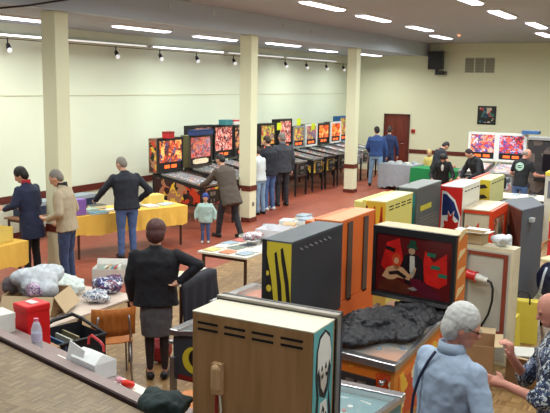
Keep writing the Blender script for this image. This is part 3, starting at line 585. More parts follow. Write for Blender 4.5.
# ------- machine with red backglass facing us, coat on its glass
def count_extra(t, H, y0, y1, top, b0):
    y = y0+.006; m = MB(); x0, x1, z0, z1 = -H+.04, H-.04, b0+.05, top-.05
    def pz(mat, pts, k): m.mat(mat).prism([(x0+p[0]*(x1-x0), z0+p[1]*(z1-z0)) for p in pts], (0, y-.0012*k, 0), (1,0,0), (0,0,1), (0,-1,0), .0012)
    R_ = lambda c, s: M('glass_ink_%d_%d_%d' % c, c, .25, var=min(.6, s*2.2), scale=11)
    pz(R_((196, 30, 26), .25), [(.05, .45), (.12, .85), (.3, .95), (.36, .6), (.3, .4), (.1, .38)], 0)
    pz(R_((206, 32, 26), .2), [(.62, .35), (.66, .8), (.78, .62), (.95, .8), (.97, .3), (.86, .2), (.7, .24)], 0)
    pz(R_((34, 22, 26), .2), [(.40, .2), (.34, .5), (.38, .68), (.47, .72), (.56, .7), (.64, .62), (.66, .3), (.6, .15)], 1)   # dark coat
    pz(R_((196, 190, 180), .1), [(.455, .68), (.52, .68), (.53, .4), (.50, .3), (.46, .42)], 2)                               # shirt front
    pz(R_((176, 140, 112), .1), [(.45+.045*math.cos(a*PI/7)+.03, .76+.06*math.sin(a*PI/7)) for a in range(14)], 3)
    pz(R_((30, 70, 52), .15), [(.41, .815), (.56, .80), (.555, .84), (.535, .845), (.535, .94), (.45, .95), (.44, .85), (.41, .845)], 4)   # top hat
    pz(R_((196, 66, 36), .2), [(.22, .5), (.2, .62), (.26, .7), (.32, .66), (.34, .52), (.3, .42), (.25, .4)], 2)                     # red hair
    pz(R_((206, 150, 112), .1), [(.25+.035*math.cos(a*PI/7)+.02, .56+.055*math.sin(a*PI/7)) for a in range(14)], 3)
    pz(R_((206, 156, 116), .1), [(.07, .26), (.14, .42), (.24, .48), (.36, .46), (.46, .36), (.5, .42), (.53, .5), (.55, .47), (.52, .34), (.46, .26), (.3, .28), (.2, .2)], 2)
    pz(R_((40, 26, 24), .2), [(.16, .35), (.3, .40), (.42, .32), (.4, .27), (.28, .33), (.18, .3)], 4)
    pz(R_((92, 18, 40), .2), [(.46, .3), (.6, .3), (.8, .16), (.95, .02), (.7, .02), (.5, .16)], 3)
    pz(R_((90, 40, 26), .3), [(.02, .02), (.05, .2), (.3, .24), (.5, .14), (.45, .02)], 3)
    pz(R_((140, 132, 128), .2), [(.44, .12), (.52, .16), (.58, .12), (.52, .09)], 5)
    for (a, b_) in ((.74, .52), (.68, .72), (.84, .40)):
        pz(R_((36, 110, 84), .2), [(a, b_), (a+.12, b_-.01), (a+.13, b_+.05), (a+.02, b_+.06)], 4)
    pz(R_((40, 24, 22), .2), [(.1, .74), (.24, .70), (.25, .76), (.12, .80)], 4)
    m.build('printed_figures', parent=t)
    MB().box(-H, H, y0-.02, y0-.008, b0+.0, b0+.03).build('chrome_strip', M('chrome'), t)
    MB().box(-H-.004, H+.004, y0+.02, y1+.002, top, top+.012).build('top_board', M('sanded_wood_top', (196, 176, 140), .5), t)
    m = MB(); x = H+.001
    m.mat(M('side_orange', (208, 116, 52), .45)).box(x, x+.003, y0+.03, y1-.005, b0+.01, top-.01)
    for q in range(4): m.mat(M('side_cream', (226, 200, 150), .45)).prism([(y0+.05, b0+.08+q*.16), (y1-.05, b0+.14+q*.16), (y1-.03, b0+.17+q*.16), (y0+.08, b0+.16+q*.16)], (x+.003, 0, 0), (0,1,0), (0,0,1), (1,0,0), .002)
    m.build('head_side_art', parent=t)
flame = ART('cabinet_art_flame', [(226,120,40),(238,190,60),(200,70,30),(240,226,190),(226,120,40)], 5, seed=5)
pinball('pinball_machine', 'pinball machine with red top-hatted man backglass and black coat on its playfield', (-2.15, 5.27, 0), math.radians(-7), 'foreground pinball machines', M('amber_cabinet', (214, 128, 48), .45), flame, M('dark_wood_head', (96, 60, 40)), BLK, ART('playfield_ruby', [(190,80,60),(230,190,120),(120,40,40),(226,220,210)], 8, seed=1), M('backglass_maroon', (92, 20, 22), .2, var=.4, scale=5), bw=.75, bd=.24, top=1.85, L=1.12, cw=.62, lit=0, glassw=.025, zf=1.01, bb0=1.24, front=M('grey_coin_door', (70, 66, 70), .4, .5), extra=count_extra)
# ------------------------------------------------------------------ people
SKIN = M('skin', (208, 158, 134), .5, var=.06, scale=20); SKIN_R = M('ruddy_skin', (206, 142, 124), .5, var=.08, scale=20)
EYEW = M('eye_dark', (40, 30, 28), .2); LIP = M('lip_red', (160, 84, 76), .5)
def person(label, loc, rz, H=1.75, lean=0, side=0, head=(0, 0, 0), arms=None, legs=None, skin=None, hair=None, hairstyle='short', top=None, top_z=.88, sleeve=1.0,
           bottom=None, shoes=None, skirt=0, group=None, vox=.014, collar=None, child=False, legskin=None, fat=1.0, extra=None, bend_y=0, loose=1.0):
    """local +Y is forward, +X the right-hand side. arms: two (elbow, wrist, finger_dir, curl) in local metres for a 1.75 m figure (0 = left, 1 = right)"""
    skin = skin or SKIN
    t = thing('person', label, 'person', loc, rz, group)
    sc = H/1.75; SM = Matrix.Scale(sc, 4)
    pel = Vector((0, bend_y, .93))
    TR = SM @ Matrix.Translation(pel) @ Matrix.Rotation(-math.radians(lean), 4, 'X') @ Matrix.Rotation(math.radians(side), 4, 'Y') @ Matrix.Translation((0, 0, -.93))
    TRu = Matrix.Scale(1/sc, 4) @ TR
    nk = Vector((0, -.005, 1.47))
    HT = TR @ Matrix.Translation(nk) @ Euler((math.radians(-head[0]), math.radians(head[2]), math.radians(head[1])), 'XYZ').to_matrix().to_4x4() @ Matrix.Translation(-nk)
    hs = 1.28 if child else 1.0
    if child: HT = HT @ Matrix.Translation((0, 0, 1.5)) @ Matrix.Scale(hs, 4) @ Matrix.Translation((0, 0, -1.5))
    sh = [TRu @ Vector((-.172*fat, 0, 1.385)), TRu @ Vector((.172*fat, 0, 1.385))]
    arms = arms or [((-.25, -.02, 1.12), (-.26, .06, .86), (0, .1, -1), .4), ((.25, -.02, 1.12), (.26, .06, .86), (0, .1, -1), .4)]
    legs = legs or [((-.10, .02, .50), (-.11, -.01, .09), 0), ((.10, .02, .50), (.11, -.01, .09), 0)]
    b = MB()
    # head
    b.ell((0, .005, 1.635), (.073, .092, .105), T=HT); b.ell((0, .035, 1.575), (.052, .058, .062), T=HT); b.ell((0, .07, 1.545), (.026, .024, .022), T=HT)
    b.cap((0, .088, 1.635), (0, .108, 1.602), .010, .015, 8, T=HT)
    b.cap((-.02, .088, 1.572), (.02, .088, 1.572), .009, .009, 8, T=HT)
    for s in (-1, 1): b.ell((s*.075, .0, 1.615), (.011, .022, .033), n=8, m=6, T=HT)
    for s in (-1, 1): b.ell((s*.03, .083, 1.648), (.022, .012, .008), n=8, m=6, T=HT)
    b.cap((0, -.005, 1.40), (0, .008, 1.56), .055, .050, T=HT)
    b.loft([(0,0,.9,.14*fat,.10),(0,0,1.08,.13*fat,.09),(0,0,1.25,.15*fat,.105),(0,0,1.38,.165*fat,.10),(0,0,1.44,.11,.07),(0,0,1.49,.05,.05)], T=TR)
    for i in (0, 1):
        e, w, fd, curl = Vector(arms[i][0]), Vector(arms[i][1]), Vector(arms[i][2]).normalized(), arms[i][3]
        b.cap(sh[i], e, .048, .038, T=SM); b.cap(e, w, .038, .027, T=SM)
        side_v = Vector(arms[i][4]).normalized() if len(arms[i]) > 4 else Vector((0, 1, 0))
        sv = (side_v-fd*side_v.dot(fd)).normalized(); nv = fd.cross(sv)*(1 if i == 0 else -1)
        b.cap(w, w+fd*.07, .028, .032, T=SM)
        pc = w+fd*.05
        for k, (off, ln) in enumerate(((-.03, .062), (-.010, .075), (.011, .080), (.031, .070))):
            p0 = w+fd*.075+sv*off; d1 = (fd*math.cos(curl*.6)+nv*math.sin(curl*.6)); d2 = (fd*math.cos(curl*1.5)+nv*math.sin(curl*1.5))
            p1 = p0+d1*ln*.5; p2 = p1+d2*ln*.5; r = max(.0085, vox*.72)
            b.cap(p0-fd*.02, p1, r*1.05, r, 8, 3, T=SM); b.cap(p1, p2, r, r*.85, 8, 3, T=SM)
        tp = w+fd*.025+sv*.028; q = tp+(sv*.7+fd*.6+nv*.3).normalized()*.04; q2 = q+(fd*.9+nv*.4).normalized()*.032; r = max(.010, vox*.75)
        b.cap(tp, q, r*1.1, r, 8, 3, T=SM); b.cap(q, q2, r, r*.85, 8, 3, T=SM)
    hips = [Vector((-.085*fat, bend_y, .90)), Vector((.085*fat, bend_y, .90))]
    for i in (0, 1):
        k, a = Vector(legs[i][0]), Vector(legs[i][1])
        b.cap(hips[i], k, .075, .052, T=SM); b.cap(k, a, .055, .038, T=SM)
        fd = Vector((math.sin(math.radians(legs[i][2])), math.cos(math.radians(legs[i][2])), 0))
        b.cap(a-Vector((0, 0, .03)), a+fd*.12-Vector((0, 0, .05)), .035, .028, T=SM)
    body = b.build('body', skin, t, remesh=vox*.9, sm=2)
    # hair
    if hair:
        m = MB()
        if hairstyle == 'short': m.ell((0, -.016, 1.655), (.082, .092, .098), T=HT).ell((0, -.045, 1.62), (.076, .062, .085), T=HT)
        elif hairstyle == 'full': m.ell((0, -.018, 1.665), (.094, .104, .108), T=HT).ell((0, -.05, 1.615), (.088, .070, .095), T=HT)
        elif hairstyle == 'bald':
            for s in (-1, 1): m.ell((s*.066, -.03, 1.62), (.020, .05, .045), T=HT)
            m.ell((0, -.072, 1.61), (.07, .028, .05), T=HT)
        elif hairstyle == 'big': m.ell((0, -.022, 1.675), (.110, .118, .112), T=HT).ell((0, -.055, 1.61), (.104, .085, .10), T=HT)
        elif hairstyle == 'long': m.ell((0, -.018, 1.66), (.092, .104, .105), T=HT).ell((0, -.05, 1.56), (.09, .07, .14), T=HT)
        elif hairstyle == 'updo': m.ell((0, -.014, 1.665), (.090, .102, .100), T=HT).ell((0, -.06, 1.63), (.075, .062, .085), T=HT).ell((0, -.09, 1.60), (.045, .04, .05), T=HT)
        m.build('hair', hair, t, remesh=vox*.8, sm=1, disp=(.008, .02))
    if hairstyle == 'hat':
        m = MB(); m.ell((0, -.01, 1.68), (.092, .104, .085), T=HT).cap((-.08, .03, 1.655), (.08, .03, 1.655), .02, .02, T=HT).cap((-.085, -.04, 1.63), (-.085, -.03, 1.57), .018, .016, T=HT).cap((.085, -.04, 1.63), (.085, -.03, 1.57), .018, .016, T=HT)
        m.build('hat', hair or skin, t, remesh=vox*.8, sm=2)
        MB().ell((0, -.07, 1.665), (.08, .05, .075), T=HT).build('hat_back', M('white_knit', (214, 226, 228), .8), t, smooth=True)
    for s in (-1, 1): MB().ell((s*.029, .0865, 1.632), (.011, .008, .0065), n=8, m=6, T=HT).build('eye', EYEW, t, smooth=True)
    # upper garment
    L_ = loose; m = MB()
    z0 = top_z
    rings = [(0,0,z0,.178*fat*L_,.135*L_)]
    if z0 < .86: rings.append((0,0,.9,.172*fat*L_,.130*L_))
    rings += [(0,0,1.06,.158*fat*L_,.122*L_),(0,0,1.2,.172*fat*L_,.132*L_),(0,-.003,1.34,.19*fat*L_,.128*L_),(0,-.004,1.42,.165*fat,.10),(0,-.004,1.465,.085,.075),(0,-.002,1.50,.062,.064)]
    if collar: rings[-1] = (0, 0, 1.515, .068, .068)
    m.loft(rings, T=TR)
    for i in (0, 1):
        e, w = Vector(arms[i][0]), Vector(arms[i][1])
        m.cap(sh[i], sh[i].lerp(e, min(1, sleeve*2)), .064*L_**.5, .055*L_, T=SM)
        if sleeve > .5: m.cap(e, e.lerp(w, (sleeve-.5)*2-.03), .055*L_, .042*L_, T=SM)
    g = m.build('jacket' if sleeve >= 1 and not skirt else 'shirt', top, t, remesh=vox, sm=3, disp=(.022, .09))
    if collar:
        MB().loft([(0,0,1.46,.075,.078),(0,0,1.50,.072,.076),(0,-.004,1.535,.070,.072),(0,-.004,1.535,.058,.06),(0,0,1.49,.056,.058)], T=TR).build('collar', collar, t, smooth=True)
    # lower garment
    if bottom and not skirt:
        m = MB(); yb = bend_y
        m.loft([(0,yb,.80,.15*fat,.105),(0,yb,.88,.165*fat,.12),(0,yb,.95,.158*fat,.115),(0,yb,1.0,.148*fat,.105)], T=SM)
        for i in (0, 1):
            k, a = Vector(legs[i][0]), Vector(legs[i][1])
            m.cap(hips[i], k, .092*fat, .068, T=SM); m.cap(k, a+Vector((0, 0, .0)), .068, .056, T=SM)
        m.build('trousers', bottom, t, remesh=vox, sm=2, disp=(.02, .07))
    if skirt:
        MB().loft([(0,0,1.02,.135,.10),(0,0,.9,.172,.128),(0,0,.75,.178,.136),(0,.0,skirt,.162,.128)], T=SM).build('skirt', bottom, t, remesh=vox, sm=2, disp=(.012, .07))
        for i in (0, 1):
            k, a = Vector(legs[i][0]), Vector(legs[i][1])
            MB().cap(hips[i]-Vector((0,0,.2)), k, .072, .055, T=SM).cap(k-Vector((0, .012, 0)), k.lerp(a, .35)-Vector((0, .018, 0)), .056, .053, T=SM).cap(k.lerp(a, .35)-Vector((0, .018, 0)), a, .052, .036, T=SM).build('stocking', legskin, t, remesh=vox*.8, sm=2)
    for i in (0, 1):
        a = Vector(legs[i][1]); an = math.radians(legs[i][2]); fd = Vector((math.sin(an), math.cos(an), 0))
        m = MB(); m.cap(a-fd*.04-Vector((0,0,.045)), a+fd*.16-Vector((0,0,.055)), .045, .036, T=SM).cap(a-Vector((0, 0, .03)), a-Vector((0,0,.05)), .042, .045, T=SM)
        zf_ = (a.z-.09)*sc
        for v in m.v: v.z = max(v.z, zf_)
        m.build('shoe', shoes or BLK, t, smooth=True)
    if extra: extra(t, TR, HT, SM)
    return t
def rest(): pass
HB = M('hair_dark_brown', (52, 38, 32), .6, scale=40, var=.3); HBK = M('hair_black', (26, 22, 24), .55, scale=40, var=.3); HG = M('hair_grey', (128, 122, 116), .7, scale=40, var=.2); HW = M('hair_silver', (196, 196, 196), .7, scale=40, var=.15); HBL = M('hair_blond', (208, 178, 118), .6, scale=40, var=.2); HRB = M('hair_red_brown', (74, 36, 34), .55, scale=40, var=.3)
NAVY = M('navy_wool', (34, 42, 74), .8, bump=.2, scale=30); JEAN = M('blue_denim', (74, 100, 150), .8, scale=12, var=.25); JEAND = M('dark_denim', (52, 68, 104), .8, scale=12, var=.25); BCL = M('black_cloth', (22, 23, 30), .8, scale=10); BJ = M('blue_black_jacket', (24, 30, 44), .75)
TAN = M('tan_jacket_cloth', (178, 164, 140), .8, scale=10); DGR = M('dark_grey_cloth', (58, 62, 72), .8); BRN = M('brown_grey_suede', (84, 74, 68), .8); JL = M('light_denim', (128, 158, 190), .8, var=.2); BLUE = M('blue_sweater_knit', (44, 74, 132), .8); CHR = M('charcoal_trousers', (44, 44, 52), .8)
WSH = M('white_shoe_leather', (206, 208, 212), .5)
person('person in long navy coat with red scarf, standing at the leftmost table', (-9.06, 8.55, 0), math.radians(95), 1.74, fat=1.12, lean=8, head=(24, 28, 0), hair=HBK, hairstyle='full', top=NAVY, top_z=.60, bottom=BCL, collar=M('red_scarf', (176, 34, 44), .8), loose=1.12,
       arms=[((-.27, .08, 1.16), (-.2, .34, 1.06), (.2, 1, .1), .7), ((.27, .08, 1.14), (.2, .32, 1.0), (-.2, 1, .1), .7)])
person('person in tan jacket with dark collar and jeans, reading beside the nearest column', (-8.10, 8.34, 0), math.radians(112), 1.80, fat=1.1, lean=6, head=(28, 8, 0), hair=HG, hairstyle='short', top=TAN, top_z=.84, bottom=JEAND, collar=BCL, loose=1.1,
       arms=[((-.27, .0, 1.12), (-.16, .22, 1.02), (.3, 1, 0), .7), ((.27, -.02, 1.12), (.2, .16, .92), (-.3, 1, -.5), .7)])
person('person in black jacket and blue jeans leaning over the yellow-clothed table', (-8.60, 10.30, 0), math.radians(62), 1.80, fat=1.18, lean=9, head=(22, 25, 0), hair=HG, hairstyle='short', top=BJ, top_z=.84, bottom=JEAN, loose=1.12,
       arms=[((-.36, .12, 1.18), (-.42, .34, .98), (-.1, 1, -.4), .4), ((.40, -.04, 1.14), (.24, .10, .96), (-.9, .3, -.3), .5)])
person('person in long brown-grey jacket bending over a pinball machine, beside the toddler', (-8.12, 12.80, 0), math.radians(70), 1.74, fat=1.12, lean=24, bend_y=-.06, head=(10, 10, 0), hair=HBK, top=BRN, top_z=.66, bottom=CHR, loose=1.14,
       arms=[((-.27, .32, 1.10), (-.24, .56, 1.02), (0, 1, 0), .6), ((.27, .30, 1.08), (.24, .54, 1.02), (0, 1, 0), .6)], legs=[((-.10, .10, .50), (-.11, .16, .09), -5), ((.12, -.10, .49), (.13, -.26, .10), 5)])
person('toddler in pale mint coat, jeans and blue hat standing on the red tiles', (-8.22, 12.16, 0), math.radians(207), .93, head=(8, 0, 0), child=True, hair=M('blue_knit', (46, 72, 150), .8), hairstyle='hat', top=M('mint_quilted_coat', (170, 202, 200), .8, bump=.3, scale=30), top_z=.74, bottom=JEAN, loose=1.38, fat=1.15, shoes=WSH,
       arms=[((-.34, 0, 1.14), (-.36, .06, .9), (0, .1, -1), .4), ((.34, 0, 1.14), (.36, .06, .9), (0, .1, -1), .4)])
person('person in white jacket and light jeans half hidden behind the middle column', (-8.98, 15.58, 0), math.radians(80), 1.62, lean=8, head=(15, 0, 0), hair=HB, top=M('white_jacket', (206, 216, 222), .8), top_z=.86, bottom=JL,
       arms=[((-.25, .1, 1.14), (-.2, .36, 1.04), (.1, 1, 0), .5), ((.25, .1, 1.14), (.2, .36, 1.04), (-.1, 1, 0), .5)])
person('person in dark jacket, blue jeans and white shoes playing right of the middle column', (-9.10, 16.22, 0), math.radians(75), 1.84, fat=1.1, lean=5, head=(16, 0, 0), hair=HB, top=BJ, top_z=.82, bottom=JEAN, shoes=WSH, loose=1.15,
       arms=[((-.28, .1, 1.14), (-.2, .34, 1.04), (.1, 1, 0), .5), ((.28, .1, 1.14), (.2, .34, 1.04), (-.1, 1, 0), .5)])
person('person in grey hooded jacket and dark trousers, right one of the two men playing', (-9.17, 17.02, 0), math.radians(50), 1.86, fat=1.15, lean=3, head=(10, 20, 0), hair=HG, top=DGR, top_z=.80, bottom=CHR, collar=M('grey_hood', (110, 116, 126), .8), loose=1.14)
person('person in blue sweater and light jeans, seen from behind near the mahogany door', (-8.66, 22.1, 0), math.radians(15), 1.84, fat=1.1, head=(12, 25, 0), hair=HBK, top=BLUE, top_z=.88, bottom=JL, loose=1.1,
       arms=[((-.27, .02, 1.14), (-.22, .2, .98), (.3, 1, 0), .5), ((.27, .0, 1.12), (.28, .1, .88), (0, .4, -1), .4)], legs=[((-.14, .06, .50), (-.17, .08, .09), -5), ((.12, -.04, .50), (.16, -.10, .09), 10)])
person('person in dark navy clothes standing close behind the blue sweater', (-8.58, 22.95, 0), math.radians(20), 1.82, head=(15, 0, 0), hair=HB, top=M('deep_blue_cloth', (34, 50, 92), .8), bottom=JEAND)
person('person in dark T-shirt bending over the green-covered table', (-6.15, 20.0, 0), math.radians(-40), 1.72, lean=18, head=(40, 0, 0), hair=HBK, top=M('dark_tshirt', (34, 40, 52), .8), sleeve=.3, bottom=CHR,
       arms=[((-.28, .22, 1.12), (-.2, .42, .98), (.1, 1, -.2), .5), ((.28, .2, 1.12), (.2, .42, .98), (-.1, 1, -.2), .5)])
def front_patch(t, TR, HT, SM):
    MB().mat(WSH).ell((0, .125, 1.32), (.04, .03, .11), T=TR).build('white_blouse', WSH, t, smooth=True)
person('person with black bobbed hair, white blouse under open black jacket, head bowed', (-5.50, 18.5, 0), math.radians(195), 1.56, lean=22, head=(34, 0, 0), hair=HBK, hairstyle='full', top=BCL, bottom=BCL, extra=front_patch, loose=1.1,
       arms=[((-.3, .22, 1.05), (-.26, .44, .96), (.2, 1, -.2), .5), ((.3, .2, 1.05), (.26, .42, .94), (-.2, 1, -.2), .5)])
person('person in black hooded top with dark cap bending over white box tops', (-4.62, 18.65, 0), math.radians(140), 1.72, lean=24, head=(30, 0, 0), hair=M('dark_purple_cap', (48, 36, 48), .8), hairstyle='short', top=M('black_hooded_top', (26, 28, 36), .8), bottom=CHR, loose=1.2,
       arms=[((-.3, .26, 1.05), (-.16, .44, .9), (.2, 1, -.2), .5), ((.3, .26, 1.05), (.16, .44, .9), (-.2, 1, -.2), .5)])
person('child with blond hair and yellow top sitting low behind the green cloth', (-7.2, 22.75, 0), math.radians(190), 1.12, head=(10, 0, 0), hair=HBL, hairstyle='long', top=M('yellow_top', (222, 206, 120), .8), bottom=JEAN, child=True)
def emblem(t, TR, HT, SM):
    E_ = M('emblem_pale_green', (190, 226, 210), .6); m = MB()
    def disc(mat, r, y, pts=None):
        pts = pts or [(r*math.cos(a*PI/12), 1.30+r*math.sin(a*PI/12)) for a in range(24)]
        m.mat(mat).prism(pts, (0, -y, 0), (1,0,0), (0,0,1), (0,-1,0), .003, T=TR)
    disc(E_, .095, .150); disc(BCL, .080, .1535); disc(E_, .072, .157)
    disc(BCL, 0, .1605, [(-.06, 1.31), (-.02, 1.335), (.05, 1.33), (.055, 1.315), (0, 1.31), (-.05, 1.29)])
    disc(BCL, 0, .1605, [(-.05, 1.27), (0, 1.29), (.06, 1.29), (.05, 1.27), (0, 1.262), (-.03, 1.255)])
    m.build('back_emblem', parent=t)
person('person in black T-shirt with round pale emblem on back, at the far machines', (-3.50, 17.85, 0), math.radians(-12), 1.74, lean=10, head=(20, -50, 0), hair=HG, hairstyle='bald', skin=SKIN_R, top=BCL, top_z=.86, sleeve=.34, bottom=JEAN, extra=emblem,
       arms=[((-.27, .10, 1.14), (-.2, .34, 1.06), (.2, 1, 0), .5), ((.29, .10, 1.14), (.34, .36, 1.10), (.2, 1, 0), .5)])
# the woman with a hand on her hip
person('person in black top and dark grey skirt, hand on hip, back to us', (-4.75, 6.13, 0), math.radians(36), 1.66, head=(14, -8, 0), hair=HRB, hairstyle='big', top=M('black_knit_top', (20, 21, 30), .85, scale=8, bump=.1), top_z=.84, bottom=M('grey_tweed', (84, 82, 88), .9, scale=60, var=.3), skirt=.50, legskin=M('black_stocking', (40, 32, 38), .55), shoes=M('black_shoe', (20, 18, 26), .45), vox=.010, loose=1.1, fat=1.28,
       arms=[((-.285, .0, 1.12), (-.26, .10, .88), (0, .3, -.9), .5), ((.455, -.15, 1.31), (.265, -.12, 1.13), (-.8, .1, -.5), .5)], legs=[((-.075, .03, .50), (-.07, 0, .09), -8), ((.085, .02, .50), (.09, 0, .09), 14)])
# the two men in the right foreground
def strap(t, TR, HT, SM):
    pts = [TR @ Vector(p) for p in ((-.02, -.112, 1.47), (-.055, -.128, 1.40), (-.09, -.148, 1.30), (-.12, -.150, 1.18), (-.13, -.142, 1.06), (-.13, -.15, .93))]
    MB().tube(pts, .009).build('suspender_strap', M('dark_blue_strap', (30, 36, 70), .6), t, smooth=True)
    pts = [TR @ Vector(p) for p in ((-.075*math.cos(a), .02+.0*a+.07*math.sin(a)*1, 1.638) for a in ())]
    MB().tube([HT @ Vector(p) for p in ((-.079, -.005, 1.645), (-.074, .05, 1.642), (-.055, .098, 1.64), (-.012, .108, 1.64), (.012, .108, 1.64), (.055, .098, 1.64), (.074, .05, 1.642), (.079, -.005, 1.645))], .0028).build('spectacles', M('spectacle_wire', (60, 50, 48), .3, .5), t)
    MB().loft([(0,0,1.455,.086,.082),(0,-.004,1.49,.082,.08),(0,-.006,1.525,.074,.074),(0,-.006,1.525,.062,.063),(0,0,1.48,.06,.06)], T=TR).build('shirt_collar', M('pale_blue_shirt'), t, smooth=True)
PB = M('pale_blue_shirt', (160, 178, 204), .8, var=.06, scale=5)
person('person with silver hair in pale blue short-sleeved shirt, foreground, back to us', (-1.20, 4.32, 0), math.radians(-28), 1.80, lean=4, head=(16, -48, 0), hair=HW, hairstyle='full', skin=SKIN_R, top=PB, top_z=.82, sleeve=.42, bottom=M('dark_blue_trousers', (34, 38, 60), .8), vox=.009, extra=strap, fat=1.08, loose=1.10,
       arms=[((-.30, .10, 1.12), (-.16, .34, 1.10), (.6, 1, .1), .5, (0, 0, 1)), ((.33, -.0, 1.10), (.20, .24, 1.02), (-.5, 1, 0), .6, (0, 0, 1))])
def patt(t, TR, HT, SM): pass
PS = ART('patterned_shirt_print', [(34,40,64),(200,206,210),(60,76,110),(24,28,40),(110,124,150)], 22, rough=.8, seed=3)
person('bald person in dark patterned shirt gesturing at the right photo edge', (-.66, 5.20, 0), math.radians(98), 1.76, lean=4, head=(18, 12, 0), hair=HG, hairstyle='bald', skin=SKIN_R, top=PS, top_z=.84, sleeve=.62, bottom=BCL, vox=.009, fat=1.12, loose=1.15,
       arms=[((-.32, .12, 1.10), (-.24, .34, 1.14), (.1, 1, .1), .4, (0, 0, 1)), ((.20, .24, 1.04), (-.02, .34, 1.27), (-.25, .1, 1), 1.1, (-1, 0, 0))])
# ------------------------------------------------------------------ tables and goods
def jig(k): random.seed(k); return random
def table(name, label, loc, rz, sx, sy, z=.75, top=None, leg=None, th=.03, group=None):
    t = thing(name, label, 'table', loc, rz, group); x, y = sx/2, sy/2
    MB().box(-x, x, -y, y, z-th, z).build('tabletop', top, t, bevel=.006)
    for (a, b_) in ((-1,-1),(1,-1),(1,1),(-1,1)): MB().box(a*(x-.06)-.016, a*(x-.06)+.016, b_*(y-.07)-.016, b_*(y-.07)+.016, 0, z-th).build('leg', leg, t)
    m = MB()
    for b_ in (-1, 1): m.box(-x+.05, x-.05, b_*(y-.07)-.012, b_*(y-.07)+.012, z-th-.05, z-th)
    m.build('apron', leg, t)
    return t
def cloth(label, loc, rz, sx, sy, drop, mat, z=.755, seed=1, group=None, name='tablecloth'):
    r = jig(seed); x, y = sx/2+.012, sy/2+.012; m = MB(); n = 14; per = []
    def edge(ax, ay, bx, by, k):
        for i in range(k): t_ = i/k; per.append((ax+(bx-ax)*t_, ay+(by-ay)*t_))
    edge(-x,-y,x,-y,n); edge(x,-y,x,y,2*n); edge(x,y,-x,y,n); edge(-x,y,-x,-y,2*n)
    N = len(per); vs = []; H_ = [drop*(1+.06*math.sin(i*.7)+r.uniform(-.04,.04)) for i in range(N)]
    for lev in range(5):
        for i, (a, b_) in enumerate(per):
            f = lev/4; w = 1+ (.05*f*math.sin(i*1.9)+.035*f)
            vs.append((a*w, b_*(1+(w-1)*.5), z+.004-H_[i]*f))
    fs = [tuple(range(N))]
    for l in range(4):
        for i in range(N): j = (i+1) % N; fs.append((l*N+j, l*N+i, (l+1)*N+i, (l+1)*N+j))
    m.add(vs, fs); o = m.build(name, mat, smooth=False)
    q = o.modifiers.new('s', 'SOLIDIFY'); q.thickness = .004; q.offset = 1; bake(o)
    o.location = loc; o.rotation_euler = (0, 0, rz); return tag(o, label, 'tablecloth', group)
def openbox(name, label, loc, rz, sz, mat, inner=None, flaps=(1,1,1,1), group=None, fl=.16, ang=35, cat='box'):
    t = thing(name, label, cat, loc, rz, group); x, y, z = sz[0]/2, sz[1]/2, sz[2]; w = .006
    MB().box(-x, x, -y, y, 0, w).box(-x, -x+w, -y, y, 0, z).box(x-w, x, -y, y, 0, z).box(-x, x, -y, -y+w, 0, z).box(-x, x, y-w, y, 0, z).build('carton', mat, t)
    a = math.radians(ang)
    for k, (dx, dy, l) in enumerate(((0,-1,x),(1,0,y),(0,1,x),(-1,0,y))):
        if not flaps[k]: continue
        m = MB(); f = fl*flaps[k]
        T = Matrix.Translation((dx*x, dy*y, z)) @ Matrix.Rotation(math.atan2(dy, dx)-PI/2, 4, 'Z') @ Matrix.Rotation(a, 4, 'X')
        m.box(-l, l, 0, f, -.003, .003, T).build('flap', inner or mat, t)
    return t
def lump(name, label, cat, loc, r, mat, seed=1, n=7, vox=.012, disp=(.05, .08), group=None, flat=.5, parent=None):
    q = jig(seed); m = MB()
    m.ell((0, 0, r[2]*.5), (r[0]*.7, r[1]*.7, r[2]*.5))
    for k in range(n):
        a = q.uniform(0, 6.28); d_ = q.uniform(.2, .6); s_ = q.uniform(.3, .5)
        m.ell((r[0]*d_*math.cos(a), r[1]*d_*math.sin(a), r[2]*q.uniform(.3, .75)), (r[0]*s_, r[1]*s_, r[2]*s_*.6), R=Euler((q.uniform(-.5,.5), q.uniform(-.5,.5), q.uniform(0,3))).to_matrix())
    o = m.build(name, mat, parent, remesh=vox, sm=1, disp=disp)
    for v in o.data.vertices: v.co.z = max(v.co.z, 0)
    if not parent: tag(o, label, cat, group, loc)
    else: o.location = loc
    return o
CARD = M('brown_cardboard', (170, 136, 100), .8, var=.08); CARDL = M('pale_cardboard', (196, 172, 138), .8); CREAM = M('cream_card', (224, 214, 176), .8); WBX = M('white_card', (222, 222, 218), .7)
YCL = M('yellow_tablecloth', (236, 190, 84), .8, var=.08); WTOP = M('white_laminate', (224, 220, 212), .4); BRL = M('brown_steel', (74, 46, 38), .4, .3); PLB = M('translucent_plastic_bag', (206, 214, 224), .2, bump=.9, scale=22, var=.14, alpha=.86)
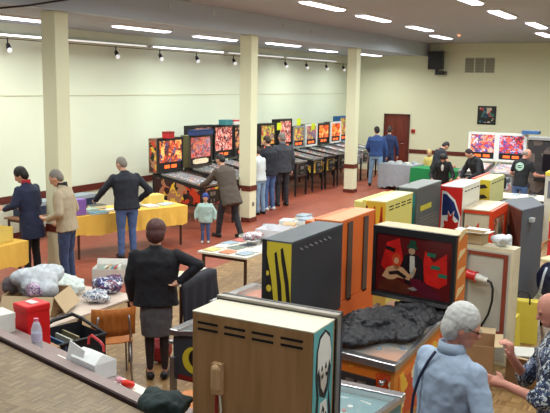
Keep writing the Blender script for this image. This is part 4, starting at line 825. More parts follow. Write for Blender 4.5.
# yellow-clothed tables
A1, A2 = Vector((-9.18, 9.65)), Vector((-8.39, 11.79)); dv = (A2-A1); L1 = dv.length; dv.normalize(); pv = Vector((-dv.y, dv.x)); ang1 = math.atan2(dv.y, dv.x)-PI/2
def on1(s_, q, z=.765): p = A1+dv*s_+pv*q; return (p.x, p.y, z)
c1 = on1(L1/2, .40, 0)
table('folding_table', 'long table under the yellow cloth near the black-jacketed person', c1, ang1, .76, L1-.04, top=WTOP, leg=BRL)
cloth('yellow cloth draped over the long table left of the toddler', c1, ang1, .78, L1, .34, YCL, seed=3)
c1b = (-8.82, 7.0, 0)
table('folding_table', 'table under yellow cloth at the left photo edge', c1b, 0, .86, 1.6, top=WTOP, leg=BRL)
cloth('yellow cloth hanging from the table at the left photo edge', c1b, 0, .88, 1.64, .32, YCL, seed=5)
openbox('yellow_crate', 'yellow open crate on the leftmost yellow-clothed table', (-8.78, 7.40, .762), .1, (.5, .62, .2), M('yellow_card', (230, 206, 112), .7), flaps=(0,0,0,0), cat='crate')
# goods on the yellow-clothed tables
def slab(name, label, cat, loc, rz, sx, sy, h, mat, page=None, group=None, tilt=0):
    t = thing(name, label, cat, loc, rz, group)
    if tilt: t.rotation_euler = (tilt, 0, rz)
    x, y = sx/2, sy/2
    MB().box(-x, x, -y, y, 0, h*.12).box(-x, x, -y, y, h*.88, h).box(-x, -x+.004, -y, y, 0, h).build('cover', mat, t)
    MB().box(-x+.004, x-.005, -y+.004, y-.004, h*.12, h*.88).build('pages', page or M('paper_white', (232, 230, 220), .8), t)
    return t
smallbox('purple_box', 'bright purple box standing at the near end of the yellow-clothed table', 'box', on1(.14, .18), (.16, .24, .27), M('purple_card', (140, 100, 190)), rz=ang1, lid=M('purple_card'))
GR1 = 'goods on the yellow tables'
for k, (s_, q, w, d_, h, mt, lb) in enumerate([
    (.47, .12, .34, .24, .03, M('teal_folder', (90, 140, 160)), 'flat teal folder near the front edge of the yellow-clothed table'),
    (.48, .38, .28, .2, .05, M('pale_green_book', (150, 176, 160)), 'pale green book in the middle of the yellow-clothed table'),
    (.26, .62, .36, .16, .09, M('dark_green_tray', (38, 66, 58)), 'long dark green case at the back of the yellow-clothed table'),
    (.72, .60, .3, .16, .07, M('slate_box', (60, 78, 84)), 'slate coloured case by the arm of the black jacket'),
    (.78, .22, .2, .15, .04, M('white_booklet', (226, 226, 222)), 'white booklet on the yellow-clothed table beside the jeans'),
    (1.42, .55, .26, .34, .14, M('grey_green_case', (104, 140, 136)), 'grey-green case on the yellow-clothed table right of the black jacket'),
    (1.62, .25, .24, .3, .03, M('white_booklet'), 'white papers at the right part of the yellow-clothed table'),
    (2.0, .3, .3, .22, .02, M('sky_paper', (176, 200, 214)), 'pale blue sheet near the right end of the yellow-clothed table')]):
    slab('book' if h < .08 else 'case', lb, 'book' if h < .08 else 'case', on1(s_, q), ang1+.3*math.sin(k*2.1), d_, w, h, mt, group=GR1)
openbox('yellow_tray_box', 'open yellow box behind the far end of the yellow-clothed table', on1(1.75, .62, .92), ang1, (.05, .05, .01), YCL) if False else None
smallbox('yellow_box', 'plain yellow box on the right end of the yellow-clothed table', 'box', on1(1.92, .62), (.26, .34, .16), M('yellow_card'), rz=ang1, lid=M('yellow_card'))
for k, (x, y, w, d_, h, mt, lb) in enumerate([(-9.14, 7.62, .02, .2, .36, M('pale_green_poster', (190, 214, 176), .6), 'pale green framed card standing on the leftmost table'),
    (-9.0, 6.7, .3, .3, .10, WBX, 'low white box on the leftmost yellow-clothed table')]):
    smallbox('display_card' if k == 0 else 'white_box', lb, 'card' if k == 0 else 'box', (x, y, .762), (w, d_, h), mt, rz=-.5 if k == 0 else .2, lid=mt)
# low dark cases along the wall behind the coats
for k, (y, lb) in enumerate(((10.6, 'left of the nearest column'), (11.7, 'just left behind the nearest column'))):
    smallbox('dark_case', 'dark blue case on a bench by the long wall, %s' % lb, 'case', (-11.1, y, .5), (.35, .8, .24), M('dark_blue_case', (36, 50, 78)), lid=M('grey_lid', (150, 164, 176)))
table('low_bench', 'low wooden bench along the long wall carrying dark blue cases', (-11.1, 11.15, 0), 0, .42, 2.3, z=.5, top=WOOD('bench_wood', (120, 84, 60), (150, 110, 78)), leg=BRL)
# box of goods on red floor
t = openbox('white_box_of_papers', 'open white box full of papers on the red floor', (-7.80, 8.95, 0), math.radians(28), (.52, .34, .22), WBX, flaps=(0, 1.2, .7, 0), fl=.14, ang=60)
for k in range(6):
    slab('booklet', 'booklet sticking out of the open white box on the red floor, %s' % ['leftmost','second from left','third from left','third from right','second from right','rightmost'][k], 'booklet', (-7.93+.045*k, 8.90+.025*k, .10), math.radians(28), .03, .2, .1+.02*(k % 3), [M('green_card', (120, 170, 150)), WBX, M('tan_card', (190, 160, 120)), M('teal_card'), M('red_card'), WBX][k], group='booklets in the white box')
# the near stall table with bags
table('folding_table', 'pale folding table carrying the plastic bags at lower left', (-5.66, 5.72, 0), 0, .86, 1.42, top=M('pinkish_laminate', (214, 196, 184), .4), leg=BRL)
t = openbox('cardboard_box', 'brown cardboard box with open flaps under the big plastic bag', (-5.74, 5.46, .752), math.radians(25), (.52, .46, .20), CARD, CARDL, flaps=(1.2, 1.2, 1, 1), fl=.16, ang=-55)
lump('plastic_bag', 'big crumpled clear plastic bag bulging out of the cardboard box', 'bag', (-5.76, 5.50, .86), (.30, .27, .33), PLB, seed=4, n=12, disp=(.05, .16))
lump('magazine_bundle', 'purple and white magazines showing through the plastic bag', 'magazines', (-5.62, 5.30, .94), (.12, .09, .15), ART('purple_print', [(130,80,140),(216,214,224),(90,70,120),(200,160,190)], 30, seed=1), seed=9, n=4, disp=(.02, .05))
lump('folded_jeans_bag', 'grey-brown bundle at the left of the plastic bag', 'bundle', (-5.98, 5.34, .90), (.11, .12, .18), M('grey_brown_cloth', (96, 88, 92), .8), seed=3, n=4)
lump('plastic_bag', 'white plastic bag drooping right of the big clear bag', 'bag', (-5.94, 6.06, .752), (.26, .24, .20), M('milky_plastic_bag', (206, 218, 216), .4, bump=.3), seed=7, n=6, disp=(.07, .08))
FOIL = ART('silver_foil_print', [(230,234,240),(150,160,180),(70,84,120),(240,240,245),(190,196,206)], 26, rough=.2, seed=2)
lump('foil_bag', 'silvery crinkled foil bag at the table front beside the brown box', 'bag', (-5.44, 5.98, .752), (.19, .17, .13), FOIL, seed=8, n=6, disp=(.05, .05))
lump('blue_bag', 'dark blue patterned bag by the woman with hand on hip', 'bag', (-5.58, 6.34, .752), (.24, .20, .16), ART('blue_print', [(34,44,110),(50,60,140),(120,60,90),(200,206,220),(30,34,80)], 16, seed=6), seed=11, n=6, disp=(.05, .06))
t = thing('folding_table', 'narrow white folding table with the black jacket hung over it', 'table', (-5.19, 7.36, 0), math.radians(3), None)
MB().box(-.13, .13, -.42, .42, .75, .785).build('tabletop', WTOP, t, bevel=.006)
for a in (-1, 1):
    for b_ in (-.36, .36): MB().box(a*.10-.014, a*.10+.014, b_-.014, b_+.014, 0, .75).build('leg', BRL, t)
m = MB(); r = jig(5); N = 14; vs = []
for j in range(8):
    for i in range(N+1):
        y = -.40+.78*i/N; f = max(0, (j-1)/6); drop = .62-.22*i/N
        x = .11 if j == 0 else .142+.03*math.sin(i*1.7+j*.3)*f+.02*f
        if j == 0: x = .02
        vs.append((x, y+.03*f*math.sin(i), .80 if j == 0 else .797-drop*f*(1+.04*math.sin(i*2.3))))
fs = [(j*(N+1)+i, j*(N+1)+i+1, (j+1)*(N+1)+i+1, (j+1)*(N+1)+i) for j in range(7) for i in range(N)]
m.add(vs, fs); o = m.build('hung_jacket', M('black_jacket_cloth', (26, 28, 44), .8, bump=.2), smooth=True); q = o.modifiers.new('s', 'SOLIDIFY'); q.thickness = .02; q.offset = 1; bake(o)
tag(o, 'black jacket hanging over the edge of the narrow white table', 'jacket', None, (-5.19, 7.36, 0), math.radians(3))
smallbox('cream_box', 'low cream box lying on the floor behind the hung jacket', 'box', (-6.6, 9.3, 0), (.5, .55, .16), CREAM, rz=.2, lid=CREAM)
# middle table full of magazines
table('folding_table', 'long white folding table with brown frame, strewn with magazines', (-5.58, 10.12, 0), 0, .80, 2.95, top=WTOP, leg=BRL)
r = jig(77)
cols = [((226,228,230),'white'),((150,170,190),'pale blue'),((214,120,80),'orange'),((110,124,116),'green-grey'),((60,64,80),'dark'),((236,200,120),'yellow'),((200,90,90),'red')]
MG = 'magazines on the long middle table'
for k in range(34):
    row_, cl_ = k % 3, k//3
    x = -5.86+.27*row_+r.uniform(-.03,.03); y = 8.82+.255*cl_+r.uniform(-.03,.03)
    c_, cn = cols[[5,2,1,0,3,0,1,4,0,6,0,1,3,0,2,0,1,0,4,3,0,1,0,6,0,1,0,3,0,4,0,1,0,5][k]]
    lb = '%s magazine lying in %s of the middle table, %s' % (cn, ['the left column', 'the centre column', 'the right column'][row_], ['at the near end','second from near end','third from near end','fourth from near end','fifth from near end','sixth from near end','sixth from far end','fifth from far end','fourth from far end','third from far end','second from far end','at the far end'][cl_])
    slab('magazine', lb, 'magazine', (x, y, .752), r.uniform(-.2, .2), .18, .21, r.choice((.012, .03, .05)) if cl_ > 3 else .012, M('cover_'+cn.replace(' ', '_').replace('-', '_'), c_, .5, var=.35, scale=14), group=MG)
openbox('clear_box', 'clear plastic box of small parts on the middle table', (-5.42, 9.84, .81), .1, (.42, .46, .14), M('cloudy_plastic', (226, 226, 232), .3), flaps=(0,0,0,0))
lump('parts_bag', 'clear bag of red and white parts on the near half of middle table', 'bag', (-5.58, 9.45, .81), (.2, .18, .12), ART('parts_print', [(230,230,235),(200,60,50),(60,70,110),(240,240,245),(120,130,150)], 30, seed=4), seed=14, n=6, disp=(.04, .04))
for k in range(5):
    smallbox('white_tray', 'white parts tray standing in the far part of middle table, %s from far end' % ['first','second','third','fourth','fifth'][k], 'tray', (-5.72+.2*(k % 2), 11.4-.30*k, .81), (.19, .26, .09), WBX, rz=.1*k, lid=[M('grey_lid'), M('cover_pale_blue'), WBX, M('tan_card'), M('grey_lid')][k], group='white trays on the middle table')
# black shopping crate, orange chair, red bag
t = thing('black_crate', 'black open crate with bent rim in front of the pale table', 'crate', (-4.90, 4.98, .14), math.radians(75))
MB().box(-.30, .30, -.2, -.19, .12, .62).box(-.30, .30, .19, .2, .12, .66).box(-.30, -.29, -.2, .2, .12, .62).box(.29, .30, -.2, .2, .12, .62).box(-.3, .3, -.2, .2, .10, .12).build('crate_body', M('black_nylon', (26, 26, 34), .6), t)
MB().tube([(-.3,-.2,.62),(-.3,.2,.67),(-.1,.2,.68),(.0,.2,.72),(.2,.2,.74),(.3,.2,.68),(.3,-.2,.62),(-.3,-.2,.62)], .018).build('rim', M('black_rim', (20, 20, 26), .4), t, smooth=True)
for (x, y) in ((-.27,-.17),(.27,-.17),(.27,.17),(-.27,.17)): MB().cap((x, y, -.118), (x, y, .12), .022, .022).build('wheel', M('black_rim'), t, smooth=True)
for k, (c_, lb) in enumerate((((70,100,140),'blue'),((190,190,180),'grey'),((150,140,110),'khaki'))):
    slab('magazine', '%s magazine leaning inside the black crate' % lb, 'magazine', (-4.87-.02*k, 4.86+.1*k, .265), math.radians(75), .02, .28, .5, M('crate_mag_'+lb, c_), group='magazines in the black crate')
t = thing('plywood_chair', 'curved orange-brown plywood chair beside the woman', 'chair', (-5.16, 5.90, 0), math.radians(48))
OP = WOOD('orange_plywood', (176, 98, 40), (206, 128, 60))
def shell(w, pts, th=.014):
    m = MB(); vs = []
    for (y, z) in pts: vs += [(-w/2, y, z), (-w*.2, y-.02, z-.008), (w*.2, y-.02, z-.008), (w/2, y, z)]
    fs = [(i*4+j, i*4+j+1, i*4+j+5, i*4+j+4) for i in range(len(pts)-1) for j in range(3)]
    return m.add(vs, fs)
for nm, w, pts in (('seat', .4, [(.2, .40), (.17, .435), (.0, .44), (-.16, .43), (-.19, .44)]), ('backrest', .44, [(-.19, .52), (-.2, .6), (-.22, .7), (-.26, .82)])):
    o = shell(w, pts).build(nm, OP, t, smooth=True); q = o.modifiers.new('s', 'SOLIDIFY'); q.thickness = .014; bake(o)
for sx in (-1, 1):
    MB().tube([(sx*.18, .17, 0), (sx*.17, .14, .42), (sx*.17, -.16, .42), (sx*.17, -.20, .55), (sx*.15, -.24, .74)], .011).build('side_frame', STEEL, t, smooth=True)
    MB().tube([(sx*.18, -.22, 0), (sx*.17, -.15, .42)], .011).build('leg', STEEL, t, smooth=True)
lump('red_bag', 'dark red bag with white patch on floor under the plywood chair', 'bag', (-5.0, 6.52, 0), (.18, .16, .30), M('dark_red_bag', (140, 26, 34), .5), seed=21, n=5)
# things on the stage edge
def ons(s_, q, z=1.15): v = Tst @ Vector((s_, q, 0)); return (v.x, v.y, z)
smallbox('white_box', 'plain white box at the left photo edge on the stage edge', 'box', ons(-1.16, .17), (.20, .15, .15), WBX, rz=sa, lid=WBX)
t = thing('red_tool_box', 'bright red box standing behind the white box on the stage edge', 'box', ons(-1.09, .40, 1.0), sa+.05)
MB().box(-.095, .095, -.10, .10, 0, .31).build('box_body', M('bright_red_plastic', (214, 24, 32), .4), t, bevel=.008); MB().box(-.10, .10, -.105, .105, .29, .345).build('lid', M('bright_red_plastic'), t, bevel=.01)
MB().box(-.05, .05, -.03, .03, .345, .351).build('lid_label', WBX, t)
table('side_shelf', 'low shelf board behind the stage edge under the red box', (ons(-1.09, .42, 0)[0], ons(-1.09, .42, 0)[1], 0), sa, .34, .24, z=.999, top=CARD, leg=BRL)
t = thing('water_bottle', 'clear plastic water bottle with pink cap on the stage edge', 'bottle', ons(-.58, .15), 0)
t.scale = (1.2, 1.2, 1.2)
MB().loft([(0,0,0,.028,.028),(0,0,.01,.032,.032),(0,0,.05,.030,.030),(0,0,.09,.032,.032),(0,0,.13,.031,.031),(0,0,.16,.022,.022),(0,0,.18,.012,.012)], 16).build('bottle_body', M('clear_pet', (200, 212, 226), .1, alpha=.55), t, smooth=True)
MB().cyl((0,0,.178), (0,0,.196), .014).build('cap', M('pink_cap', (220, 120, 150), .4), t); MB().loft([(0,0,.06,.0325,.0325),(0,0,.11,.0325,.0325)], 16).build('bottle_label', M('label_lilac', (196, 190, 220), .5), t)
t = thing('white_carton', 'white carton with raised lid flap and red handle on the stage edge', 'box', ons(.08, .18), sa+.02)
MB().box(-.135, .135, -.08, .09, 0, .11).build('carton', M('bright_white_card', (238, 240, 244), .6), t, bevel=.003)
MB().hexa([(-.135,-.08,.11),(.135,-.08,.11),(.135,.09,.11),(-.135,.09,.11),(-.10,-.01,.16),(.12,-.01,.16),(.12,.0,.16),(-.10,.0,.16)]).build('gable_top', M('bright_white_card'), t)
MB().hexa([(-.20,-.085,.03),(-.04,-.085,.0),(-.04,-.078,.0),(-.20,-.078,.03),(-.17,-.06,.20),(.0,-.06,.17),(.0,-.054,.17),(-.17,-.054,.20)]).build('open_flap', M('bright_white_card'), t)
MB().tube([(-.15, .07, .15), (-.14, .07, .20), (-.11, .07, .22), (-.02, .07, .20), (.02, .07, .18), (.03, .07, .14)], .009).build('handle', M('red_handle', (186, 30, 40), .4), t, smooth=True)
slab('paper_pad', 'white paper pad lying on the stage edge left of the white carton', 'paper', ons(-.26, .14), sa, .20, .10, .014, M('paper_white', (232, 230, 220), .8))
t = thing('white_tray_box', 'long flat white box on the stage edge with red-topped things', 'box', ons(.60, .15), sa-.02)
MB().box(-.22, .22, -.05, .06, 0, .035).build('box_body', M('bright_white_card'), t); MB().box(-.222, .222, -.052, .062, .028, .042).build('lid', M('paper_white'), t)
tag(MB().ell((0, 0, .024), (.045, .028, .024)).ell((.03, .0, .026), (.03, .022, .022)).build('red_sweet_bag', M('glossy_red', (224, 48, 34), .25), remesh=.006, sm=1), 'small glossy red packet lying on the long flat white box', 'packet', None, ons(.51, .14, 1.192))
lump('pink_packet', 'pink and white crumpled packet right of the white carton', 'packet', ons(.42, .15, 1.192), (.04, .03, .04), ART('pink_print', [(230,120,160),(240,230,235),(210,70,110)], 60, seed=1), seed=31, n=4, vox=.006, disp=(.01, .02))
slab('cream_paper', 'crumpled cream paper at the right end of the stage edge', 'paper', ons(.75, .16, 1.193), .5, .13, .10, .012, CREAM, page=CREAM)
lump('green_coat', 'dark green coat heaped on the stage edge at bottom left of plywood machine', 'coat', ons(1.04, .0, 1.229), (.22, .16, .13), M('bottle_green_cloth', (34, 52, 54), .8), seed=41, n=8, vox=.01)
slab('brown_board', 'flat red-brown board just behind the right end of the stage edge', 'board', ons(.80, .46, 1.06), sa, .42, .22, .02, OP, page=OP)
table('small_stand', 'small stand behind the stage edge carrying the red-brown board', ons(.80, .46, 0), sa, .36, .2, z=1.055, top=CARD, leg=BRL)
# ------------------------------------------------------------------ right side
# cabinet standing on end, plug and cable on its underside
t = thing('upright_cabinet', 'pale machine cabinet standing on end with red and white plug on its underside', 'cabinet', (-1.96, 8.42, 0), math.radians(-6))
PAN = M('pale_grey_board', (186, 184, 176), .6, var=.05); BFR = M('brown_red_lath', (134, 62, 48), .5)
MB().box(-.31, .31, 0, .20, 0, 1.33).build('cabinet_body', M('cream_board_edge', (214, 206, 180), .6), t, bevel=.005)
MB().box(-.27, .27, -.004, 0, .05, 1.28).build('underside_panel', PAN, t)
MB().box(-.27, .20, -.014, -.004, 1.22, 1.26).build('top_lath', BFR, t); MB().box(.20, .245, -.016, -.004, .34, 1.26).build('side_lath', BFR, t); MB().box(-.27, .20, -.014, -.004, .34, .39).build('bottom_lath', BFR, t)
MB().cyl((-.22, -.03, .4), (-.22, -.03, 1.22), .018).box(-.245, -.195, -.045, -.004, 1.19, 1.25).build('steel_tube', STEEL, t, smooth=False)
pl = MB().cyl((-.19, -.06, 1.0), (-.08, -.075, .985), .055, .05, 18).cyl((-.08, -.075, .985), (-.07, -.076, .984), .062, .062, 18).build('plug', M('plug_red', (206, 40, 44), .35), t)
MB().cyl((-.07, -.076, .984), (.06, -.085, .965), .045, .032, 18).build('plug_grip', M('plug_white', (226, 226, 222), .4), t)
MB().tube([(.06, -.085, .965), (.10, -.09, .95), (.125, -.09, .88), (.12, -.08, .74), (.08, -.06, .58), (.0, -.05, .42), (-.06, -.05, .34), (-.16, -.05, .30)], .013).build('black_cable', M('black_rubber', (22, 22, 26), .5), t, smooth=True)
t = openbox('cardboard_box', 'small open cardboard box standing on top of the upright cabinet', (-2.13, 8.52, 1.332), math.radians(-6), (.26, .17, .13), CARDL, WBX, flaps=(.6, .6, .6, .6), fl=.12, ang=10)
lump('white_cloth', 'crumpled white cloth on the upright cabinet beside the small box', 'cloth', (-1.82, 8.50, 1.332), (.16, .10, .13), M('white_cotton', (214, 220, 230), .8), seed=51, n=8, vox=.01, disp=(.03, .06))
# orange framed head
t = thing('orange_display_head', 'orange framed machine head with cream side and orange star, behind the white cloth', 'machine head', (-2.26, 9.56, 0))
OF = M('orange_red_frame', (222, 66, 30), .4)
MB().box(-.16, .14, -.40, .40, .0, 1.56).build('head_body', M('cream_side_panel', (214, 200, 176), .5), t)
MB().box(.14, .17, -.42, -.30, .1, 1.6).box(.14, .17, .30, .42, .1, 1.6).box(.14, .17, -.30, .30, 1.5, 1.6).box(-.17, .139, -.42, .42, 1.561, 1.598).build('orange_frame', OF, t)
MB().box(.14, .155, -.30, .30, .7, 1.5).build('window_art', ART('window_art', [(150,130,110),(90,100,80),(190,170,150),(170,90,60),(70,60,60)], 12, seed=3), t)
star = [(-.02+(.16 if a % 2 == 0 else .06)*math.cos(a*PI/6+.3), 1.30+(.16 if a % 2 == 0 else .06)*math.sin(a*PI/6+.3)) for a in range(12)]
MB().mat(OF).prism([(max(-.155, min(.135, p[0])), p[1]) for p in star], (0, -.40, 0), (1,0,0), (0,0,1), (0,-1,0), .003).build('star_art', OF, t)
MB().box(-.17, .14, -.425, .425, 1.60, 1.612).build('top_cover', M('cream_side_panel'), t)
# brown and slate cabinet
t = thing('tall_cabinet', 'tall cabinet with red-brown front and slate grey slanting top', 'cabinet', (0, 0, 0))
A_, B_, C_, D_ = (-2.27, 10.35), (-1.84, 9.62), (-1.72, 10.45), (-2.0, 11.1)
SL = M('slate_grey_vinyl', (86, 92, 106), .6); RB = WOOD('red_brown_front', (84, 40, 30), (108, 54, 40), rough=.8)
MB().hexa([(*A_, 0), (*B_, 0), (*C_, 0), (*D_, 0), (*A_, 1.58), (*B_, 1.58), (*C_, 1.55), (*D_, 1.56)]).build('cabinet_body', SL, t, bevel=.01)
ux, uy = B_[0]-A_[0], B_[1]-A_[1]; ul = math.hypot(ux, uy); ux /= ul; uy /= ul; nx, ny = uy, -ux
if nx*(-1)+ny*(-1) < 0: nx, ny = -nx, -ny
MB().prism([(0, .03), (ul-.004, .03), (ul-.004, 1.572), (0, 1.572)], (A_[0], A_[1], 0), (ux, uy, 0), (0,0,1), (nx, ny, 0), .012).build('front_panel', RB, t)
MB().prism([(ul*.5+.12*math.cos(a*PI/10), 1.22+.10*math.sin(a*PI/10)) for a in range(20)], (A_[0]+nx*.012, A_[1]+ny*.012, 0), (ux, uy, 0), (0,0,1), (nx, ny, 0), .006).build('speaker_grille', M('grille_brown_black', (52, 32, 30), .8), t)
MB().box(-1.80, -1.74, 9.86, 9.96, 1.40, 1.45).build('side_latch', M('pale_latch', (190, 196, 200), .4), t)
# cardboard boxes, yellow bags, backpack pile, chairs
t = openbox('cardboard_box', 'open brown cardboard box on the parquet between the two foreground men', (-1.90, 7.80, 0), math.radians(12), (.44, .44, .46), CARD, CARDL, flaps=(.0, .5, 1, .0), fl=.16, ang=5)
lump('red_wrap', 'red and white crumpled wrapping inside the open brown cardboard box', 'wrapping', (-1.90, 7.80, .16), (.13, .13, .2), ART('wrap_print', [(190,60,70),(230,226,224),(200,100,110)], 20, seed=2), seed=61, n=4)
t = openbox('cardboard_box', 'second open cardboard box with white papers, right of the brown one', (-1.36, 8.1, 0), math.radians(-6), (.40, .36, .30), CARD, CARDL, flaps=(1, .6, 0, 0), fl=.16, ang=15)
slab('paper_sheets', 'white paper sheets lying over the second open cardboard box', 'paper', (-1.36, 8.12, .304), .3, .36, .30, .012, WBX)
tag(MB().loft([(0,0,0,.035,.035),(0,0,.09,.04,.04)], 16).build('tape_roll', M('grey_tape', (110, 112, 120), .4)), 'grey roll of tape on the white paper sheets by the patterned shirt', 'tape', None, (-1.28, 8.02, .318))
YB_ = M('yellow_paper_bag', (230, 212, 86), .6, var=.05)
for k, (x, y, h, lb) in enumerate(((-1.87, 9.08, .42, 'bright yellow paper bag with small printed oval, front one of two'), (-1.72, 9.42, .52, 'yellow paper bag with black handles, back one of two'))):
    t = thing('paper_bag', lb, 'bag', (x, y, 0), .25*(k-.3), 'yellow paper bags')
    MB().hexa([(-.19,-.11,0),(.19,-.11,0),(.19,.11,0),(-.19,.11,0),(-.185,-.10,h),(.185,-.10,h),(.18,.06,h),(-.18,.06,h)]).build('bag_body', YB_, t, bevel=.006)
    MB().tube([(-.08,-.105,h-.03),(-.075,-.11,h+.08),(-.04,-.11,h+.12),(.04,-.11,h+.12),(.075,-.11,h+.08),(.08,-.105,h-.03)], .009 if k else .005).build('handle', BLK if k else M('yellow_cord', (210, 190, 80)), t, smooth=True)
    if k == 0: MB().prism([(.05*math.cos(a*PI/8), .2+.03*math.sin(a*PI/8)) for a in range(16)], (-.04, -.111, 0), (1,0,0), (0,0,1), (0,-1,0), .002).build('printed_oval', M('oval_print', (196, 120, 90)), t)
table('crate_table', 'small low table behind the yellow bags carrying the backpack pile', (-1.36, 9.95, 0), .0, .62, .62, z=.45, top=CREAM, leg=BRL)
NB = M('navy_nylon', (26, 30, 62), .5)
t = thing('backpack', 'dark navy backpack with pale straps on pile behind the yellow bags', 'backpack', (-1.50, 9.92, .452), .2)
lump('pack_body', '', '', (0, 0, 0), (.24, .2, .46), NB, seed=71, n=7, vox=.014, disp=(.03, .08), parent=t)
for k in (-1, 1): MB().tube([(k*.06, -.16, .42), (k*.09, -.22, .34), (k*.11, -.20, .2), (k*.12, -.15, .1)], .016).build('strap', M('pale_strap', (190, 200, 216), .6), t, smooth=True)
lump('striped_scarf', 'pink and white striped knitwear hanging below the navy backpack', 'scarf', (-1.50, 9.56, .26), (.12, .05, .2), ART('stripe_knit', [(220,150,180),(236,232,236),(60,40,80),(226,190,206)], 18, seed=7), seed=72, n=3, vox=.01, disp=(.02, .05))
lump('dark_jacket_pile', 'blue-black jackets heaped at right of the navy backpack', 'jackets', (-1.16, 10.08, .452), (.2, .2, .30), M('blue_black_nylon', (28, 34, 52), .5), seed=73, n=7)
lump('blue_bag', 'small blue bag at left of the navy backpack, beside slate cabinet', 'bag', (-1.61, 10.18, .452), (.06, .06, .3), M('petrol_blue_cloth', (40, 84, 130), .7), seed=74, n=3)
t = thing('wooden_armchair', 'brown bent-wood armchair with cream seat at the right photo edge', 'chair', (-1.72, 12.3, 0), math.radians(160))
BW = WOOD('bentwood', (140, 84, 44), (170, 108, 62))
MB().box(-.24, .24, -.22, .24, .42, .48).build('seat', CREAM, t, bevel=.02)
MB().tube([(-.25,.22,0),(-.26,.2,.5),(-.27,.1,.68),(-.27,-.15,.72),(-.26,-.24,.95)], .018).build('side_frame', BW, t, smooth=True); MB().tube([(.25,.22,0),(.26,.2,.5),(.27,.1,.68),(.27,-.15,.72),(.26,-.24,.95)], .018).build('side_frame', BW, t, smooth=True)
for x in (-.24, .24): MB().tube([(x,-.26,0),(x,-.2,.45),(x,-.24,.95)], .018).build('leg', BW, t, smooth=True)
MB().box(-.25, .25, -.26, -.23, .68, .96).build('backrest', BW, t, bevel=.01)
# far stalls
GT = 'far stall tables'
c2 = (-3.55, 17.0, 0)
table('folding_table', 'white table full of papers in front of the emblem T-shirt', c2, 0, 2.2, .8, top=WTOP, leg=BRL)
table('folding_table', 'dark red table beside the pale yellow machine at the far stall', (-3.35, 15.6, 0), .05, 1.4, .7, z=.72, top=M('dark_red_tabletop', (96, 30, 34), .4), leg=BRL)
r = jig(99)
for k in range(12):
    c_, cn = cols[[0,1,0,3,6,0,1,0,4,0,1,2][k]]
    slab('magazine', '%s paper on the far white table, %s' % (cn, ['first','second','third','fourth','fifth','sixth','sixth from the right','fifth from the right','fourth from the right','third from the right','second from the right','rightmost'][k]+(' from the left' if k < 6 else '')), 'magazine', (-4.5+.178*k, 16.95+.16*(-1)**k, .752), r.uniform(-.3, .3), .15, .22, .015+.01*(k % 3), M('cover_'+cn.replace(' ', '_').replace('-', '_')), group='papers on the far white table')
for k in range(6):
    c_, cn = cols[[0,0,1,0,3,0][k]]
    slab('magazine', '%s sheet on the dark red table, %s from the left' % (cn, ['first','second','third','fourth','fifth','sixth'][k]), 'magazine', (-3.92+.22*k, 15.55+.05*(-1)**k, .722), r.uniform(-.3, .3), .22, .26, .012, M('cover_'+cn.replace(' ', '_').replace('-', '_')), group='sheets on the dark red table')
t = thing('white_box_cabinet', 'tall pale box with yellow top at the right photo edge, upper right', 'cabinet', (-2.42, 16.1, 0))
MB().box(-.22, .22, -.2, .3, 0, 1.35).build('cabinet_body', M('pale_cabinet', (206, 206, 196), .5), t); MB().box(-.225, .225, -.21, .3, 1.35, 1.42).build('yellow_top', M('yellow_strip', (224, 206, 70), .5), t); MB().box(-.16, .16, -.206, -.2, .9, 1.25).build('dark_panel', M('slate_panel', (110, 116, 130), .4), t)
smallbox('red_yellow_box', 'red box with yellow lid at the right photo edge', 'box', (-2.1, 14.6, 0), (.35, .35, .95), M('red_card'), lid=M('yellow_strip'))
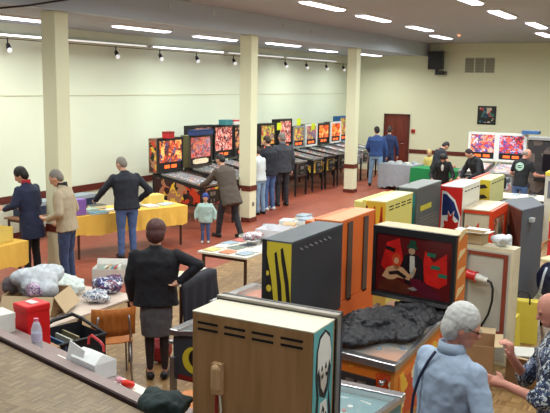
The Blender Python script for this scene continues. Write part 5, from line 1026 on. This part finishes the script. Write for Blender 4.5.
# green-covered and plastic-covered tables
table('folding_table', 'table under the clear plastic sheet near the mahogany door', (-7.80, 22.0, 0), -.1, 1.05, .8, top=WTOP, leg=BRL)
cloth('grey translucent plastic sheet over the table near the mahogany door', (-7.80, 22.0, 0), -.1, 1.07, .82, .68, M('grey_plastic_sheet', (160, 168, 180), .3, bump=.3), seed=8, name='plastic_sheet')
table('folding_table', 'table under the green cloth in front of the end wall', (-6.46, 21.4, 0), -.1, 1.35, .8, top=WTOP, leg=BRL)
cloth('bright green cloth over the table in front of the end wall', (-6.46, 21.4, 0), -.1, 1.36, .82, .5, M('green_tablecloth', (24, 130, 74), .8), seed=9)
for k in range(7):
    slab('paper_stack', 'pale stack of papers on the plastic-covered table, %s from left' % ['first','second','third','fourth','fifth','sixth','seventh'][k], 'paper', (-8.2+.13*k, 22.05+.12*(-1)**k-.012*k, .765), .1*k, .13, .2, .03+.012*(k % 4), [WBX, M('cover_pale_blue'), WBX, M('grey_lid'), WBX, WBX, M('cover_pale_blue')][k], group='papers on the plastic-covered table')
# black coat over the playfield of the red backglass machine
ca = math.radians(-7)
def onpf(x, y, dz=0):
    z = 1.01+.14*(y/1.0)*.97+.022+dz
    return (-2.15+x*math.cos(ca)-y*math.sin(ca), 5.27+x*math.sin(ca)+y*math.cos(ca), z)
m = MB(); r = jig(3)
for (x, y, rx, ry, rz_, a) in ((-.16,.20,.22,.16,.05,.4), (-.24,.46,.16,.26,.05,0), (.06,.90,.22,.12,.05,0), (.20,.88,.14,.14,.04,0), (-.08,.38,.24,.17,.035,.3), (.0,.6,.26,.2,.05,.2), (.10,.82,.20,.16,.055,0), (-.20,.30,.13,.20,.03,-.5), (.17,.52,.13,.24,.05,.2), (.02,.30,.24,.07,.035,.5), (.19,.75,.10,.16,.06,0), (-.10,.66,.14,.12,.06,.4), (.0,.46,.22,.05,.065,.9), (.10,.62,.2,.045,.08,-.6), (.06,.76,.18,.045,.085,.7), (-.16,.42,.2,.04,.055,1.1)):
    m.ell(onpf(x, y, rz_*.6), (rx, ry, rz_), R=Euler((math.radians(7.5), 0, a+ca)).to_matrix())
o = m.build('black_coat', M('black_coat_cloth', (46, 46, 52), .6, bump=.2, scale=14), remesh=.008, sm=1, disp=(.05, .045))
for v in o.data.vertices:
    lx = v.co.x+2.15; ly = v.co.y-5.27; yy = -lx*math.sin(ca)+ly*math.cos(ca); v.co.z = max(v.co.z, 1.01+.136*yy+.018)
tag(o, 'crumpled black coat lying over the playfield glass of the red backglass machine', 'coat')
t = thing('smoke_detector', 'small ceiling detector with orange light near the speaker', 'detector', (-6.15, 21.6, CEIL))
MB().cyl((0, 0, -.04), (0, 0, 0), .07, .08).build('base', LW, t); MB().ell((0, 0, -.045), (.04, .04, .025)).build('indicator', M('orange_glow', (255, 130, 80), emit=3), t, smooth=True)
